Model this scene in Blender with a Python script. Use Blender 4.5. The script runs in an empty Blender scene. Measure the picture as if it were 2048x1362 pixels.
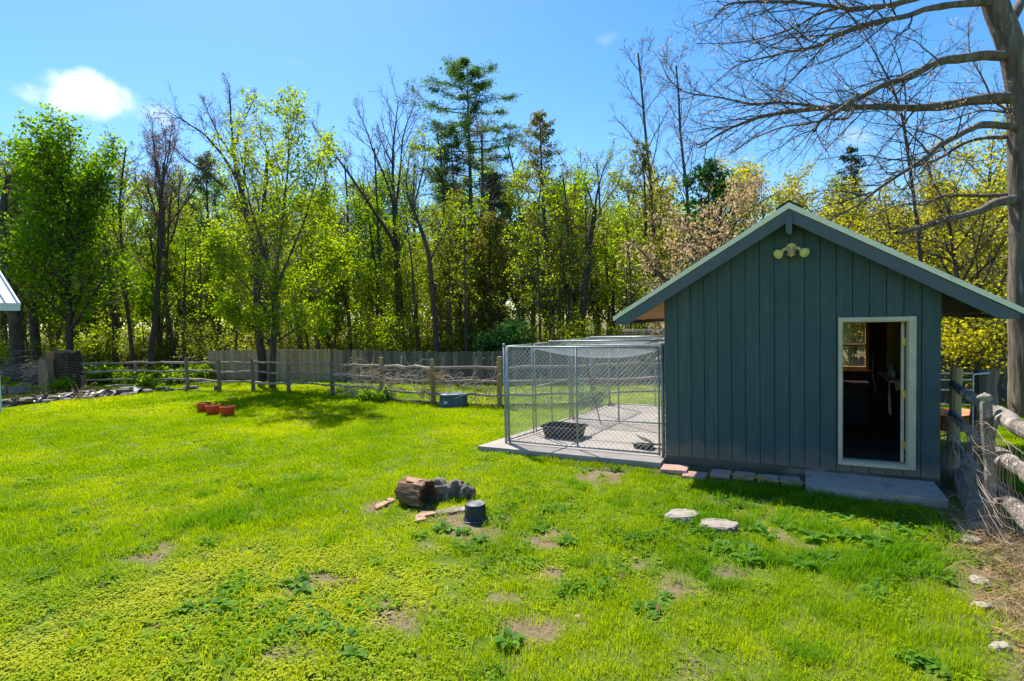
import bpy, math, random
import numpy as np
from mathutils import Vector, Matrix, noise as mnoise

R = math.radians
SC = bpy.context.scene
COL = SC.collection
random.seed(7)
RNG = np.random.default_rng(7)

# ------------------------------------------------------------------ camera
F_PX, PITCH, ROLL, CAM_H = 1129.5, 0.03806, 0.02105, 2.456     # focal length in pixels of a 2048 px wide frame
cam_d = bpy.data.cameras.new('camera')
cam = bpy.data.objects.new('camera', cam_d)
COL.objects.link(cam)
cam_d.sensor_width = 36.0
cam_d.lens = 36.0 * F_PX / 2048.0
cam_d.clip_start, cam_d.clip_end = 0.05, 3000
cp, sp, cr, sr = math.cos(PITCH), math.sin(PITCH), math.cos(ROLL), math.sin(ROLL)
FW = Vector((0, cp, -sp)); UP0 = Vector((0, sp, cp)); RT0 = Vector((1, 0, 0))
RT = RT0 * cr - UP0 * sr
UP = UP0 * cr + RT0 * sr
m = Matrix((RT, UP, -FW)).transposed().to_4x4()
m.translation = (0, 0, CAM_H)
cam.matrix_world = m
SC.camera = cam


def ray_dir(px, py):
    return FW + RT * ((px - 1024) / F_PX) - UP * ((py - 681) / F_PX)


def at(px, py, D):
    """point on the ray of a photo pixel at distance D metres ahead of the camera"""
    d = ray_dir(px, py)
    return Vector((0, 0, CAM_H)) + d * (D / d.y)


def G(px, py, z=0.0):
    """point on the ground (height z) under a photo pixel"""
    d = ray_dir(px, py)
    return Vector((0, 0, CAM_H)) + d * ((z - CAM_H) / d.z)


# ------------------------------------------------------------------ sky, sun, exposure
SUN_EL = R(54)
SUN_DIR = Vector((-0.43 * math.cos(SUN_EL), 0.903 * math.cos(SUN_EL), math.sin(SUN_EL))).normalized()   # towards the sun
world = bpy.data.worlds.new('World')
SC.world = world
world.use_nodes = True
wn, wl = world.node_tree.nodes, world.node_tree.links
wn.clear()
w_out = wn.new('ShaderNodeOutputWorld')
w_bg = wn.new('ShaderNodeBackground')
w_sky = wn.new('ShaderNodeTexSky')
w_sky.sky_type = 'NISHITA'
w_sky.sun_disc = False
w_sky.sun_elevation = SUN_EL
w_sky.sun_rotation = math.atan2(SUN_DIR.x, SUN_DIR.y)
w_sky.altitude = 200
w_sky.air_density = 1.0
w_sky.dust_density = 0.35
w_sky.ozone_density = 2.2
w_bg.inputs['Strength'].default_value = 0.104
w_hs = wn.new('ShaderNodeHueSaturation')
w_hs.inputs['Saturation'].default_value = 1.34
wl.new(w_sky.outputs[0], w_hs.inputs['Color'])
w_tc = wn.new('ShaderNodeTexCoord')
# a fair-weather cloud and a few faint wisps, placed by sky direction
w_noise = wn.new('ShaderNodeTexNoise')
w_noise.inputs['Scale'].default_value = 13.0
w_noise.inputs['Detail'].default_value = 7.0
w_noise.inputs['Roughness'].default_value = 0.55
wl.new(w_tc.outputs['Generated'], w_noise.inputs['Vector'])


def cloud(px, py, sx, sy, lo, hi, amp, namp):
    d = ray_dir(px, py).normalized()
    r = d.cross(Vector((0, 0, 1))).normalized()
    u = r.cross(d)
    dots = []
    for v, s in ((r, sx), (u, sy)):
        n = wn.new('ShaderNodeVectorMath'); n.operation = 'DOT_PRODUCT'
        wl.new(w_tc.outputs['Generated'], n.inputs[0]); n.inputs[1].default_value = v
        q = wn.new('ShaderNodeMath'); q.operation = 'DIVIDE'
        wl.new(n.outputs['Value'], q.inputs[0]); q.inputs[1].default_value = s
        q2 = wn.new('ShaderNodeMath'); q2.operation = 'POWER'
        ab = wn.new('ShaderNodeMath'); ab.operation = 'ABSOLUTE'
        wl.new(q.outputs[0], ab.inputs[0]); wl.new(ab.outputs[0], q2.inputs[0]); q2.inputs[1].default_value = 2.0
        dots.append(q2)
    s = wn.new('ShaderNodeMath'); s.operation = 'ADD'
    wl.new(dots[0].outputs[0], s.inputs[0]); wl.new(dots[1].outputs[0], s.inputs[1])
    fr = wn.new('ShaderNodeVectorMath'); fr.operation = 'DOT_PRODUCT'      # only the half of the sky the cloud is in
    wl.new(w_tc.outputs['Generated'], fr.inputs[0]); fr.inputs[1].default_value = d
    sg = wn.new('ShaderNodeMath'); sg.operation = 'LESS_THAN'
    wl.new(fr.outputs['Value'], sg.inputs[0]); sg.inputs[1].default_value = 0.0
    s2 = wn.new('ShaderNodeMath'); s2.operation = 'MULTIPLY_ADD'
    wl.new(sg.outputs[0], s2.inputs[0]); s2.inputs[1].default_value = 100.0; wl.new(s.outputs[0], s2.inputs[2])
    nz = wn.new('ShaderNodeMath'); nz.operation = 'MULTIPLY_ADD'
    wl.new(w_noise.outputs['Fac'], nz.inputs[0]); nz.inputs[1].default_value = -namp
    wl.new(s2.outputs[0], nz.inputs[2])
    mr = wn.new('ShaderNodeMapRange'); mr.interpolation_type = 'SMOOTHSTEP'
    wl.new(nz.outputs[0], mr.inputs['Value'])
    mr.inputs['From Min'].default_value = hi; mr.inputs['From Max'].default_value = lo
    mr.inputs['To Min'].default_value = 0.0; mr.inputs['To Max'].default_value = amp
    return mr.outputs['Result']


prev = w_hs.outputs['Color']
for args in ((192, 200, 0.098, 0.034, -2.05, -0.85, 0.93, 3.4), (1215, 78, 0.03, 0.017, -1.8, -0.7, 0.22, 2.6),
             (600, 126, 0.03, 0.009, -1.8, -0.7, 0.2, 2.6), (1722, 275, 0.04, 0.022, -1.8, -0.7, 0.4, 2.8)):
    mx = wn.new('ShaderNodeMix'); mx.data_type = 'RGBA'
    wl.new(cloud(*args), mx.inputs['Factor'])
    wl.new(prev, mx.inputs['A'])
    mx.inputs['B'].default_value = (6.6, 6.7, 6.9, 1)
    prev = mx.outputs['Result']
wl.new(prev, w_bg.inputs['Color'])
wl.new(w_bg.outputs[0], w_out.inputs['Surface'])

sun_d = bpy.data.lights.new('sun', 'SUN')
sun_d.energy = 5.0
sun_d.angle = R(0.55)
sun_d.color = (1.0, 0.95, 0.87)
sun = bpy.data.objects.new('sun', sun_d)
COL.objects.link(sun)
sun.rotation_euler = SUN_DIR.to_track_quat('Z', 'Y').to_euler()

SC.view_settings.view_transform = 'Standard'
SC.view_settings.look = 'None'
SC.view_settings.exposure = 1.05
SC.view_settings.gamma = 1.0
SC.view_settings.use_curve_mapping = False
SC.cycles.max_bounces = 8
SC.cycles.diffuse_bounces = 4
SC.cycles.transmission_bounces = 6
SC.cycles.transparent_max_bounces = 8
SC.cycles.use_denoising = True

# ------------------------------------------------------------------ helpers: noise, materials, meshes
_lat = np.random.default_rng(3).random((6, 256, 256))


def vnoise(x, y, s, k=0):
    x = np.asarray(x, float) / s + 91.3 * (k + 1); y = np.asarray(y, float) / s + 37.7 * (k + 1)
    xi, yi = np.floor(x).astype(int), np.floor(y).astype(int)
    fx, fy = x - xi, y - yi
    fx, fy = fx * fx * (3 - 2 * fx), fy * fy * (3 - 2 * fy)
    L = _lat[k % 6]
    g = lambda a, b: L[a % 256, b % 256]
    return (g(xi, yi) * (1 - fx) + g(xi + 1, yi) * fx) * (1 - fy) + (g(xi, yi + 1) * (1 - fx) + g(xi + 1, yi + 1) * fx) * fy


def fbm(x, y, s, k=0):
    return 0.55 * vnoise(x, y, s, k) + 0.3 * vnoise(x, y, s * .45, k + 1) + 0.15 * vnoise(x, y, s * .2, k + 2)


MATS = {}


def new_mat(name):
    mt = bpy.data.materials.new(name)
    mt.use_nodes = True
    nt = mt.node_tree
    nt.nodes.clear()
    out = nt.nodes.new('ShaderNodeOutputMaterial')
    MATS[name] = mt
    return mt, nt.nodes, nt.links, out


def ramp_mix(n, l, fac, a, b, lo=0.35, hi=0.65):
    mr = n.new('ShaderNodeMapRange')
    mr.inputs['From Min'].default_value = lo; mr.inputs['From Max'].default_value = hi
    l.new(fac, mr.inputs['Value'])
    mx = n.new('ShaderNodeMix'); mx.data_type = 'RGBA'
    l.new(mr.outputs[0], mx.inputs['Factor'])
    for v, s in ((a, 'A'), (b, 'B')):
        if isinstance(v, tuple):
            mx.inputs[s].default_value = (*v[:3], 1)
        else:
            l.new(v, mx.inputs[s])
    return mx.outputs['Result']


def noise_node(n, l, vec, scale, detail=4, rough=.6, stretch=None):
    if stretch:
        mp = n.new('ShaderNodeMapping'); mp.inputs['Scale'].default_value = stretch
        l.new(vec, mp.inputs['Vector']); vec = mp.outputs[0]
    nz = n.new('ShaderNodeTexNoise')
    nz.inputs['Scale'].default_value = scale
    nz.inputs['Detail'].default_value = detail
    nz.inputs['Roughness'].default_value = rough
    l.new(vec, nz.inputs['Vector'])
    return nz.outputs['Fac']


def pmat(name, c1, c2=None, scale=6, stretch=None, rough=.8, metal=0, bump=0, bscale=None, c3=None, scale3=2.0, coord='Object', lo=.35, hi=.65, spec=.35, t3=(.58, .66), rnd=0.0):
    mt, n, l, out = new_mat(name)
    b = n.new('ShaderNodeBsdfPrincipled')
    b.inputs['Roughness'].default_value = rough
    b.inputs['Metallic'].default_value = metal
    b.inputs['Specular IOR Level'].default_value = spec
    if coord == 'Object':
        vec = n.new('ShaderNodeTexCoord').outputs['Object']
    else:
        vec = n.new('ShaderNodeNewGeometry').outputs['Position']
    if c2 is None:
        c2 = tuple(v * .75 for v in c1)
    f = noise_node(n, l, vec, scale, 6, .62, stretch)
    col = ramp_mix(n, l, f, c1, c2, lo, hi)
    if c3 is not None:
        col = ramp_mix(n, l, noise_node(n, l, vec, scale3, 5, .65, stretch), col, c3, *t3)
    if rnd:
        oi = n.new('ShaderNodeObjectInfo')
        hs = n.new('ShaderNodeHueSaturation')
        mr = n.new('ShaderNodeMapRange'); mr.inputs['To Min'].default_value = 1 - rnd; mr.inputs['To Max'].default_value = 1 + rnd
        l.new(oi.outputs['Random'], mr.inputs['Value']); l.new(mr.outputs[0], hs.inputs['Value']); l.new(col, hs.inputs['Color'])
        col = hs.outputs['Color']
    l.new(col, b.inputs['Base Color'])
    if bump:
        bf = noise_node(n, l, vec, bscale or scale * 3, 6, .65, stretch)
        bp = n.new('ShaderNodeBump'); bp.inputs['Strength'].default_value = bump; bp.inputs['Distance'].default_value = 0.02
        l.new(bf, bp.inputs['Height']); l.new(bp.outputs[0], b.inputs['Normal'])
    l.new(b.outputs[0], out.inputs['Surface'])
    return mt


def leafmat(name, ca, cb, trans=.5, tcol=None, rough=.65, inst=False, cc=None, spec=.08):
    """thin leaf: diffuse + light passing through; colour varies with the tint attribute"""
    mt, n, l, out = new_mat(name)
    a = n.new('ShaderNodeAttribute'); a.attribute_name = 'tint'
    if inst:
        a.attribute_type = 'INSTANCER'
    col = ramp_mix(n, l, a.outputs['Fac'], ca, cb, 0, 1)
    if cc is not None:
        col = ramp_mix(n, l, a.outputs['Fac'], col, cc, .82, 1.0)
    b = n.new('ShaderNodeBsdfPrincipled')
    b.inputs['Roughness'].default_value = rough
    b.inputs['Specular IOR Level'].default_value = spec
    l.new(col, b.inputs['Base Color'])
    t = n.new('ShaderNodeBsdfTranslucent')
    hs = n.new('ShaderNodeHueSaturation')
    hs.inputs['Saturation'].default_value = 1.08; hs.inputs['Value'].default_value = 1.6 if tcol is None else tcol
    l.new(col, hs.inputs['Color']); l.new(hs.outputs[0], t.inputs['Color'])
    mx = n.new('ShaderNodeMixShader'); mx.inputs['Fac'].default_value = trans
    l.new(b.outputs[0], mx.inputs[1]); l.new(t.outputs[0], mx.inputs[2])
    l.new(mx.outputs[0], out.inputs['Surface'])
    return mt


def mesh_np(name, V, quads=None, tris=None, mat=None, smooth=False, tint=None):
    me = bpy.data.meshes.new(name)
    V = np.asarray(V, np.float32).reshape(-1, 3)
    parts, tot = [], []
    if quads is not None and len(quads):
        q = np.asarray(quads, np.int32).reshape(-1, 4); parts.append(q.ravel()); tot.append(np.full(len(q), 4, np.int32))
    if tris is not None and len(tris):
        t = np.asarray(tris, np.int32).reshape(-1, 3); parts.append(t.ravel()); tot.append(np.full(len(t), 3, np.int32))
    li = np.concatenate(parts); tot = np.concatenate(tot)
    me.vertices.add(len(V)); me.vertices.foreach_set('co', V.ravel())
    me.loops.add(len(li)); me.loops.foreach_set('vertex_index', li)
    me.polygons.add(len(tot))
    st = np.concatenate([[0], np.cumsum(tot)[:-1]]).astype(np.int32)
    me.polygons.foreach_set('loop_start', st)
    me.polygons.foreach_set('use_smooth', np.full(len(tot), bool(smooth)))
    if tint is not None:
        at_ = me.attributes.new('tint', 'FLOAT', 'FACE')
        at_.data.foreach_set('value', np.asarray(tint, np.float32))
    me.update(calc_edges=True)
    me.validate()
    if mat:
        me.materials.append(MATS[mat])
    return me


def tag(o, label=None, cat=None, group=None, kind=None):
    if label: o['label'] = label
    if cat: o['category'] = cat
    if group: o['group'] = group
    if kind: o['kind'] = kind
    return o


def link(name, me, parent=None, loc=(0, 0, 0), rot=(0, 0, 0), scale=(1, 1, 1)):
    o = bpy.data.objects.new(name, me)
    COL.objects.link(o)
    o.location, o.rotation_euler, o.scale = loc, rot, scale
    o.parent = parent
    return o


def empty(name, loc, label, cat, group=None, rz=0.0):
    o = bpy.data.objects.new(name, None)
    COL.objects.link(o)
    o.empty_display_size = .2
    o.location = loc
    o.rotation_euler = (0, 0, rz)
    return tag(o, label, cat, group)


def copy_tree(src, loc, rz, scale, label=None, group=None):
    r = src.copy(); COL.objects.link(r)
    r.location = loc; r.rotation_euler = (0, 0, rz); r.scale = scale
    if label: r['label'] = label
    if group: r['group'] = group
    for ch in src.children:
        c = ch.copy(); COL.objects.link(c); c.parent = r
    return r


class MB:
    """collects faces of one mesh"""
    def __init__(s):
        s.v, s.f = [], []

    def add(s, vs, fs, M=None):
        k = len(s.v)
        for p in vs:
            s.v.append(tuple(M @ Vector(p)) if M else tuple(p))
        s.f += [tuple(i + k for i in f) for f in fs]
        return s

    def box(s, a, b, M=None, ch=0.0, jit=0.0):
        (x0, y0, z0), (x1, y1, z1) = a, b
        vs = [(x0, y0, z0), (x1, y0, z0), (x1, y1, z0), (x0, y1, z0), (x0, y0, z1), (x1, y0, z1), (x1, y1, z1), (x0, y1, z1)]
        if jit:
            vs = [(p[0] + random.uniform(-jit, jit), p[1] + random.uniform(-jit, jit), p[2] + random.uniform(-jit, jit)) for p in vs]
        return s.add(vs, [(0, 3, 2, 1), (4, 5, 6, 7), (0, 1, 5, 4), (1, 2, 6, 5), (2, 3, 7, 6), (3, 0, 4, 7)], M)

    def prism(s, poly, y0, y1, M=None):
        """polygon in x,z pushed from y0 to y1"""
        n = len(poly)
        vs = [(p[0], y0, p[1]) for p in poly] + [(p[0], y1, p[1]) for p in poly]
        fs = [tuple(range(n)), tuple(range(2 * n - 1, n - 1, -1))]
        fs += [(i, i + n, (i + 1) % n + n, (i + 1) % n) for i in range(n)]
        return s.add(vs, fs, M)

    def tube(s, pts, rad, sides=8, cap=True, M=None):
        pts = [Vector(p) for p in pts]
        if not hasattr(rad, '__len__'):
            rad = [rad] * len(pts)
        rings, vs = [], []
        ref = None
        for i, p in enumerate(pts):
            t = (pts[min(i + 1, len(pts) - 1)] - pts[max(i - 1, 0)]).normalized()
            if ref is None:
                ref = Vector((0, 0, 1)) if abs(t.z) < .9 else Vector((1, 0, 0))
            u = t.cross(ref).normalized(); w = u.cross(t).normalized()
            ref = w
            for k in range(sides):
                a = 2 * math.pi * k / sides
                vs.append(p + (u * math.cos(a) + w * math.sin(a)) * rad[i])
        fs = []
        for i in range(len(pts) - 1):
            for k in range(sides):
                k2 = (k + 1) % sides
                fs.append((i * sides + k, i * sides + k2, (i + 1) * sides + k2, (i + 1) * sides + k))
        if cap:
            fs.append(tuple(range(sides - 1, -1, -1)))
            fs.append(tuple((len(pts) - 1) * sides + k for k in range(sides)))
        return s.add(vs, fs, M)

    def lathe(s, prof, sides=24, M=None, close=False):
        vs = [(r * math.cos(2 * math.pi * k / sides), r * math.sin(2 * math.pi * k / sides), z) for r, z in prof for k in range(sides)]
        fs = []
        for i in range(len(prof) - 1):
            for k in range(sides):
                k2 = (k + 1) % sides
                fs.append((i * sides + k, i * sides + k2, (i + 1) * sides + k2, (i + 1) * sides + k))
        if close:
            fs.append(tuple((len(prof) - 1) * sides + k for k in range(sides)))
        return s.add(vs, fs, M)

    def mesh(s, name, mat, smooth=False, bevel=0.0):
        me = bpy.data.meshes.new(name)
        me.from_pydata(s.v, [], s.f)
        if smooth:
            me.polygons.foreach_set('use_smooth', [True] * len(me.polygons))
        me.materials.append(MATS[mat])
        me.update()
        if bevel:
            import bmesh
            bm = bmesh.new(); bm.from_mesh(me)
            bmesh.ops.bevel(bm, geom=[e for e in bm.edges if e.calc_face_angle(0) > .5], offset=bevel, segments=2, affect='EDGES', profile=.6, clamp_overlap=True)
            bm.to_mesh(me); bm.free(); me.update()
        return me

    def build(s, name, mat, parent=None, smooth=False, bevel=0.0, loc=(0, 0, 0), rot=(0, 0, 0)):
        return link(name, s.mesh(name, mat, smooth, bevel), parent, loc, rot)


def tubes_np(paths, sides):
    """many tapering tubes at once: paths = [(points n x 3, radii n)]"""
    byn = {}
    for p, r in paths:
        byn.setdefault(len(p), []).append((p, r))
    Vs, Qs, off = [], [], 0
    ang = np.arange(sides) * 2 * np.pi / sides
    ca, sa = np.cos(ang), np.sin(ang)
    for n, lst in byn.items():
        P = np.array([q[0] for q in lst], float); Rr = np.array([q[1] for q in lst], float)
        mN = len(lst)
        T = np.gradient(P, axis=1)
        T /= np.linalg.norm(T, axis=2, keepdims=True) + 1e-9
        mean = T.mean(1)
        ref = np.where(np.abs(mean[:, 2:3]) < .8, np.array([[0, 0, 1.]]), np.array([[1., 0, 0]]))
        U = np.cross(T, ref[:, None, :]); U /= np.linalg.norm(U, axis=2, keepdims=True) + 1e-9
        W = np.cross(U, T)
        V = P[:, :, None, :] + Rr[:, :, None, None] * (U[:, :, None, :] * ca[None, None, :, None] + W[:, :, None, :] * sa[None, None, :, None])
        Vs.append(V.reshape(-1, 3))
        base = off + (np.arange(mN) * n * sides)[:, None, None] + (np.arange(n - 1) * sides)[None, :, None]
        k = np.arange(sides)[None, None, :]; k2 = (np.arange(sides) + 1)[None, None, :] % sides
        Q = np.stack([base + k, base + k2, base + sides + k2, base + sides + k], -1)
        Qs.append(Q.reshape(-1, 4))
        off += mN * n * sides
    return np.concatenate(Vs), np.concatenate(Qs)


def leaf_quads(C, size, rng, aspect=.6, flat=.0, fold=.0, droop=0.0):
    """diamond leaves around centres C; size array or number"""
    n = len(C)
    a = rng.normal(size=(n, 3)); a[:, 2] = a[:, 2] * (1 - flat) - droop
    a /= np.linalg.norm(a, axis=1, keepdims=True)
    b = rng.normal(size=(n, 3)); b[:, 2] *= (1 - flat)
    b -= a * (a * b).sum(1, keepdims=True); b /= np.linalg.norm(b, axis=1, keepdims=True) + 1e-9
    s = np.broadcast_to(np.asarray(size, float), (n,))[:, None] * rng.uniform(.65, 1.3, (n, 1))
    V = np.stack([C - a * s * .5, C + b * s * .5 * aspect, C + a * s * .5, C - b * s * .5 * aspect], 1)
    return V.reshape(-1, 3), np.arange(4 * n).reshape(-1, 4)


# ------------------------------------------------------------------ materials
pmat('siding', (.046, .082, .084), (.060, .098, .100), 9, (1, 1, .12), .72, bump=.25, bscale=60, c3=(.082, .118, .118), scale3=3.0, coord='Pos', t3=(.52, .75))
# splash dirt that has dried on the lowest part of the paint
mt = MATS['siding']; n_, l_ = mt.node_tree.nodes, mt.node_tree.links
bs = [q for q in n_ if q.type == 'BSDF_PRINCIPLED'][0]
src = bs.inputs['Base Color'].links[0].from_socket
geo = n_.new('ShaderNodeNewGeometry'); sx = n_.new('ShaderNodeSeparateXYZ'); l_.new(geo.outputs['Position'], sx.inputs[0])
nz = noise_node(n_, l_, geo.outputs['Position'], 2.2, 6, .7)
ad = n_.new('ShaderNodeMath'); ad.operation = 'MULTIPLY_ADD'; l_.new(nz, ad.inputs[0]); ad.inputs[1].default_value = -.55; l_.new(sx.outputs[2], ad.inputs[2])
l_.new(ramp_mix(n_, l_, ad.outputs[0], (.20, .165, .122), src, -.18, .16), bs.inputs['Base Color'])

pmat('siding_back', (.02, .04, .045))
pmat('barge_paint', (.085, .108, .118), (.10, .124, .132), 8, (1, 1, 1), .6, bump=.1, c3=(.2, .22, .22), scale3=14, t3=(.68, .74))
pmat('cream_paint', (.62, .53, .38), (.52, .44, .31), 5, None, .55, bump=.05, c3=(.22, .17, .11), scale3=7, t3=(.64, .8))
pmat('drip_metal', (.90, .84, .62), (.84, .78, .56), 3, None, .4, c3=(.6, .56, .4), scale3=9, t3=(.62, .75))
pmat('soffit_green', (.03, .055, .05), rough=.8)
pmat('plywood', (.74, .40, .17), (.56, .28, .10), 3, (1, .15, 1), .75, bump=.1)
pmat('shingle', (.035, .033, .032), (.06, .055, .05), 40, None, .95, bump=.6)
pmat('sill_board', (.16, .125, .09), (.10, .08, .055), 5, (.2, 1, 1), .9, bump=.3, c3=(.26, .2, .14), scale3=4)
pmat('inside_wood', (.10, .07, .045), (.06, .04, .025), 4, (1, 1, .1), .85, bump=.2)
pmat('inside_floor', (.16, .12, .085), (.10, .075, .05), 5, None, .9, bump=.2)
pmat('yellow_wall', (.40, .33, .08), (.34, .28, .07), 2)
pmat('brass', (.62, .46, .16), (.5, .36, .1), 8, None, .35, .9)
pmat('dark_thing', (.02, .02, .022), (.03, .03, .03), 4, None, .5)
pmat('lamp_cream', (.80, .70, .25), (.70, .60, .2), 8, None, .45)
pmat('lamp_copper', (.75, .40, .18), (.62, .32, .14), 9, None, .5)
pmat('concrete', (.36, .315, .275), (.29, .255, .225), 3, None, .9, bump=.25, bscale=50, c3=(.27, .23, .19), scale3=1.7, coord='Pos', t3=(.56, .72))
pmat('step_concrete', (.52, .40, .32), (.40, .30, .235), 4, None, .9, bump=.3, bscale=45, c3=(.18, .14, .10), scale3=2.6, coord='Pos', t3=(.55, .7))
pmat('paver', (.55, .32, .25), (.46, .27, .21), 5, None, .9, bump=.35, bscale=30, c3=(.30, .25, .19), scale3=5, t3=(.55, .7), rnd=.15)
pmat('galv', (.31, .35, .335), (.23, .265, .25), 14, None, .5, .45, c3=(.38, .41, .39), scale3=6)
pmat('galv_wire', (.55, .57, .58), (.44, .46, .47), 14, None, .4, .5)
pmat('rust_wire', (.24, .14, .09), (.36, .32, .29), 9, None, .7, .3)
pmat('black_plastic', (.018, .018, .02), (.028, .028, .03), 6, None, .42, bump=.05, c3=(.09, .085, .08), scale3=7, t3=(.62, .8))
pmat('liner', (.035, .036, .05), (.055, .056, .075), 5, None, .33, bump=.3, bscale=9, spec=.6, c3=(.16, .145, .13), scale3=4, t3=(.6, .75))
pmat('grey_plastic', (.48, .49, .50), (.38, .39, .4), 6, None, .5)
pmat('terracotta', (.62, .072, .018), (.52, .058, .015), 5, None, .45, c3=(.66, .11, .035), scale3=3)
pmat('pot_soil', (.05, .035, .022))
pmat('tub_teal', (.022, .07, .085), (.03, .085, .10), 4, None, .45, c3=(.07, .11, .12), scale3=5)
pmat('tub_top', (.16, .22, .22), (.11, .17, .18), 4, None, .6, c3=(.3, .32, .3), scale3=6)
pmat('sticker', (.6, .68, .72), (.35, .5, .6), 30, None, .5)
pmat('bucket_side', (.026, .028, .031), (.018, .019, .021), 6, None, .5, c3=(.13, .125, .12), scale3=8)
pmat('bucket_base', (.13, .135, .15), (.09, .095, .105), 9, None, .55)
pmat('log_bark', (.24, .135, .07), (.10, .055, .03), 9, (.25, 1, 1), .95, bump=.9, bscale=22, c3=(.44, .31, .19), scale3=5, t3=(.55, .63))
pmat('log_end', (.06, .035, .02), (.11, .065, .035), 7, None, .95, bump=.6)
pmat('chip_wood', (.42, .26, .15), (.30, .18, .10), 9, (.3, 1, 1), .9, bump=.4)
pmat('rock_grey', (.205, .17, .13), (.095, .077, .058), 6, None, .95, bump=.6, bscale=22, c3=(.30, .275, .235), scale3=11, t3=(.56, .64), rnd=.25)
pmat('rock_pale', (.33, .285, .235), (.27, .23, .185), 7, None, .95, bump=.5, bscale=28, c3=(.2, .17, .14), scale3=9, rnd=.12)
pmat('cord_yellow', (.75, .42, .02), (.65, .34, .02), 5, None, .5)
pmat('rail_wood', (.36, .29, .235), (.22, .17, .13), 4, (.15, 1, 1), .95, bump=.5, bscale=14, c3=(.50, .45, .40), scale3=3, t3=(.54, .7), rnd=.18)
pmat('post_wood', (.23, .175, .125), (.14, .105, .075), 4, (1, 1, .15), .95, bump=.5, bscale=14, c3=(.34, .28, .2), scale3=3, t3=(.56, .7), rnd=.2)
pmat('post_new', (.42, .27, .13), (.30, .18, .08), 5, (1, 1, .12), .85, bump=.35, bscale=14, c3=(.22, .15, .08), scale3=4)
pmat('old_rail', (.27, .225, .19), (.10, .08, .065), 5, (.12, 1, 1), .97, bump=1.0, bscale=13, c3=(.37, .325, .265), scale3=7, t3=(.52, .6))
pmat('old_post', (.52, .38, .17), (.36, .26, .12), 5, (1, 1, .12), .95, bump=.7, bscale=14, c3=(.48, .42, .27), scale3=5, t3=(.54, .66))
pmat('lichen', (.38, .36, .28), (.24, .22, .16), 20, None, .98, bump=.8)
pmat('stockade_grey', (.20, .168, .135), (.125, .105, .085), 3, (1.5, 1.5, .12), .95, bump=.3, c3=(.26, .22, .175), scale3=2, rnd=.32)
pmat('stockade_tan', (.44, .32, .19), (.30, .215, .13), 3, (1.5, 1.5, .12), .95, bump=.3, c3=(.24, .21, .18), scale3=2, rnd=.22)
pmat('shade_boards', (.10, .09, .085), (.06, .055, .05), 3, (1.5, 1.5, .12), .95, bump=.3, rnd=.25)  # background shade put into the colour of the boards
pmat('vine_dry', (.52, .41, .30), (.40, .30, .21), 5, None, .9)
pmat('stick', (.30, .25, .22), (.18, .15, .13), 6, None, .95)
pmat('straw', (.46, .32, .17), (.34, .22, .11), 5, None, .95)
pmat('roof_white', (.80, .80, .78), (.74, .74, .73), 2, None, .45)
pmat('house_wall', (.42, .46, .5), (.38, .41, .45), 2, None, .7)
pmat('barrow_orange', (.62, .20, .03), (.50, .15, .025), 5, None, .5)
pmat('white_pipe', (.72, .72, .7), (.6, .6, .58), 5, None, .5)
pmat('bark_grey', (.098, .082, .066), (.050, .041, .033), 9, (1, 1, .18), .97, bump=1.0, bscale=16, c3=(.155, .135, .11), scale3=5, t3=(.56, .7))
pmat('bark_brown', (.080, .062, .047), (.042, .032, .024), 9, (1, 1, .2), .97, bump=.8, bscale=16)
pmat('bark_oak', (.20, .158, .12), (.075, .057, .043), 7, (1, 1, .16), .97, bump=1.0, bscale=11, c3=(.30, .26, .21), scale3=9, t3=(.57, .66))
pmat('bark_limb', (.105, .085, .068), (.055, .044, .035), 7, None, .97, bump=.9, bscale=13, c3=(.30, .27, .23), scale3=7, t3=(.55, .64))
pmat('bark_pine', (.12, .09, .075), (.07, .052, .043), 8, (1, 1, .2), .97, bump=.8)
pmat('twig', (.10, .075, .064), (.07, .053, .046), 3, None, .95)
pmat('twig_pale', (.22, .18, .14), (.16, .13, .10), 3, None, .95)
pmat('stump_wood', (.30, .20, .10), (.20, .13, .065), 5, None, .95, bump=.5)

leafmat('leaf_bright', (.085, .19, .010), (.22, .32, .014), .6)
leafmat('leaf_spring', (.14, .22, .016), (.30, .36, .022), .62)
leafmat('leaf_olive', (.13, .17, .02), (.25, .265, .03), .6)
leafmat('leaf_gold', (.20, .21, .02), (.38, .34, .03), .6)
leafmat('leaf_dead', (.36, .25, .125), (.50, .37, .21), .4)
leafmat('leaf_bud', (.16, .075, .065), (.22, .13, .09), .3)
leafmat('leaf_dark', (.018, .065, .014), (.04, .11, .02), .4)
leafmat('needle_pine', (.04, .105, .028), (.12, .19, .035), .45)
leafmat('needle_cedar', (.10, .11, .018), (.20, .175, .03), .45)
leafmat('needle_spruce', (.02, .042, .022), (.04, .065, .032), .25)
leafmat('grass_blade', (.16, .29, .003), (.42, .50, .004), .5, inst=True, cc=(.46, .50, .01), tcol=1.3)
leafmat('grass_dark', (.10, .25, .005), (.22, .36, .008), .5, inst=True, tcol=1.3)
leafmat('clover_leaf', (.15, .27, .006), (.36, .45, .007), .45, inst=True, cc=(.44, .46, .012), tcol=1.3, spec=.12)
leafmat('straw_blade', (.24, .17, .085), (.37, .28, .14), .25, inst=True)
leafmat('weed_leaf', (.06, .16, .015), (.15, .32, .025), .5, rough=.6, spec=.12)
leafmat('weed_inst', (.07, .19, .012), (.17, .31, .02), .5, inst=True)
leafmat('litter_leaf', (.20, .11, .05), (.36, .23, .12), .2)

# ------------------------------------------------------------------ ground
SHED_O = Vector((2.527, 9.289, 0)); SHED_TH = 0.4656; SHED_W = 3.66; SHED_D = 4.3
ct, st_ = math.cos(SHED_TH), math.sin(SHED_TH)


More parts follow.
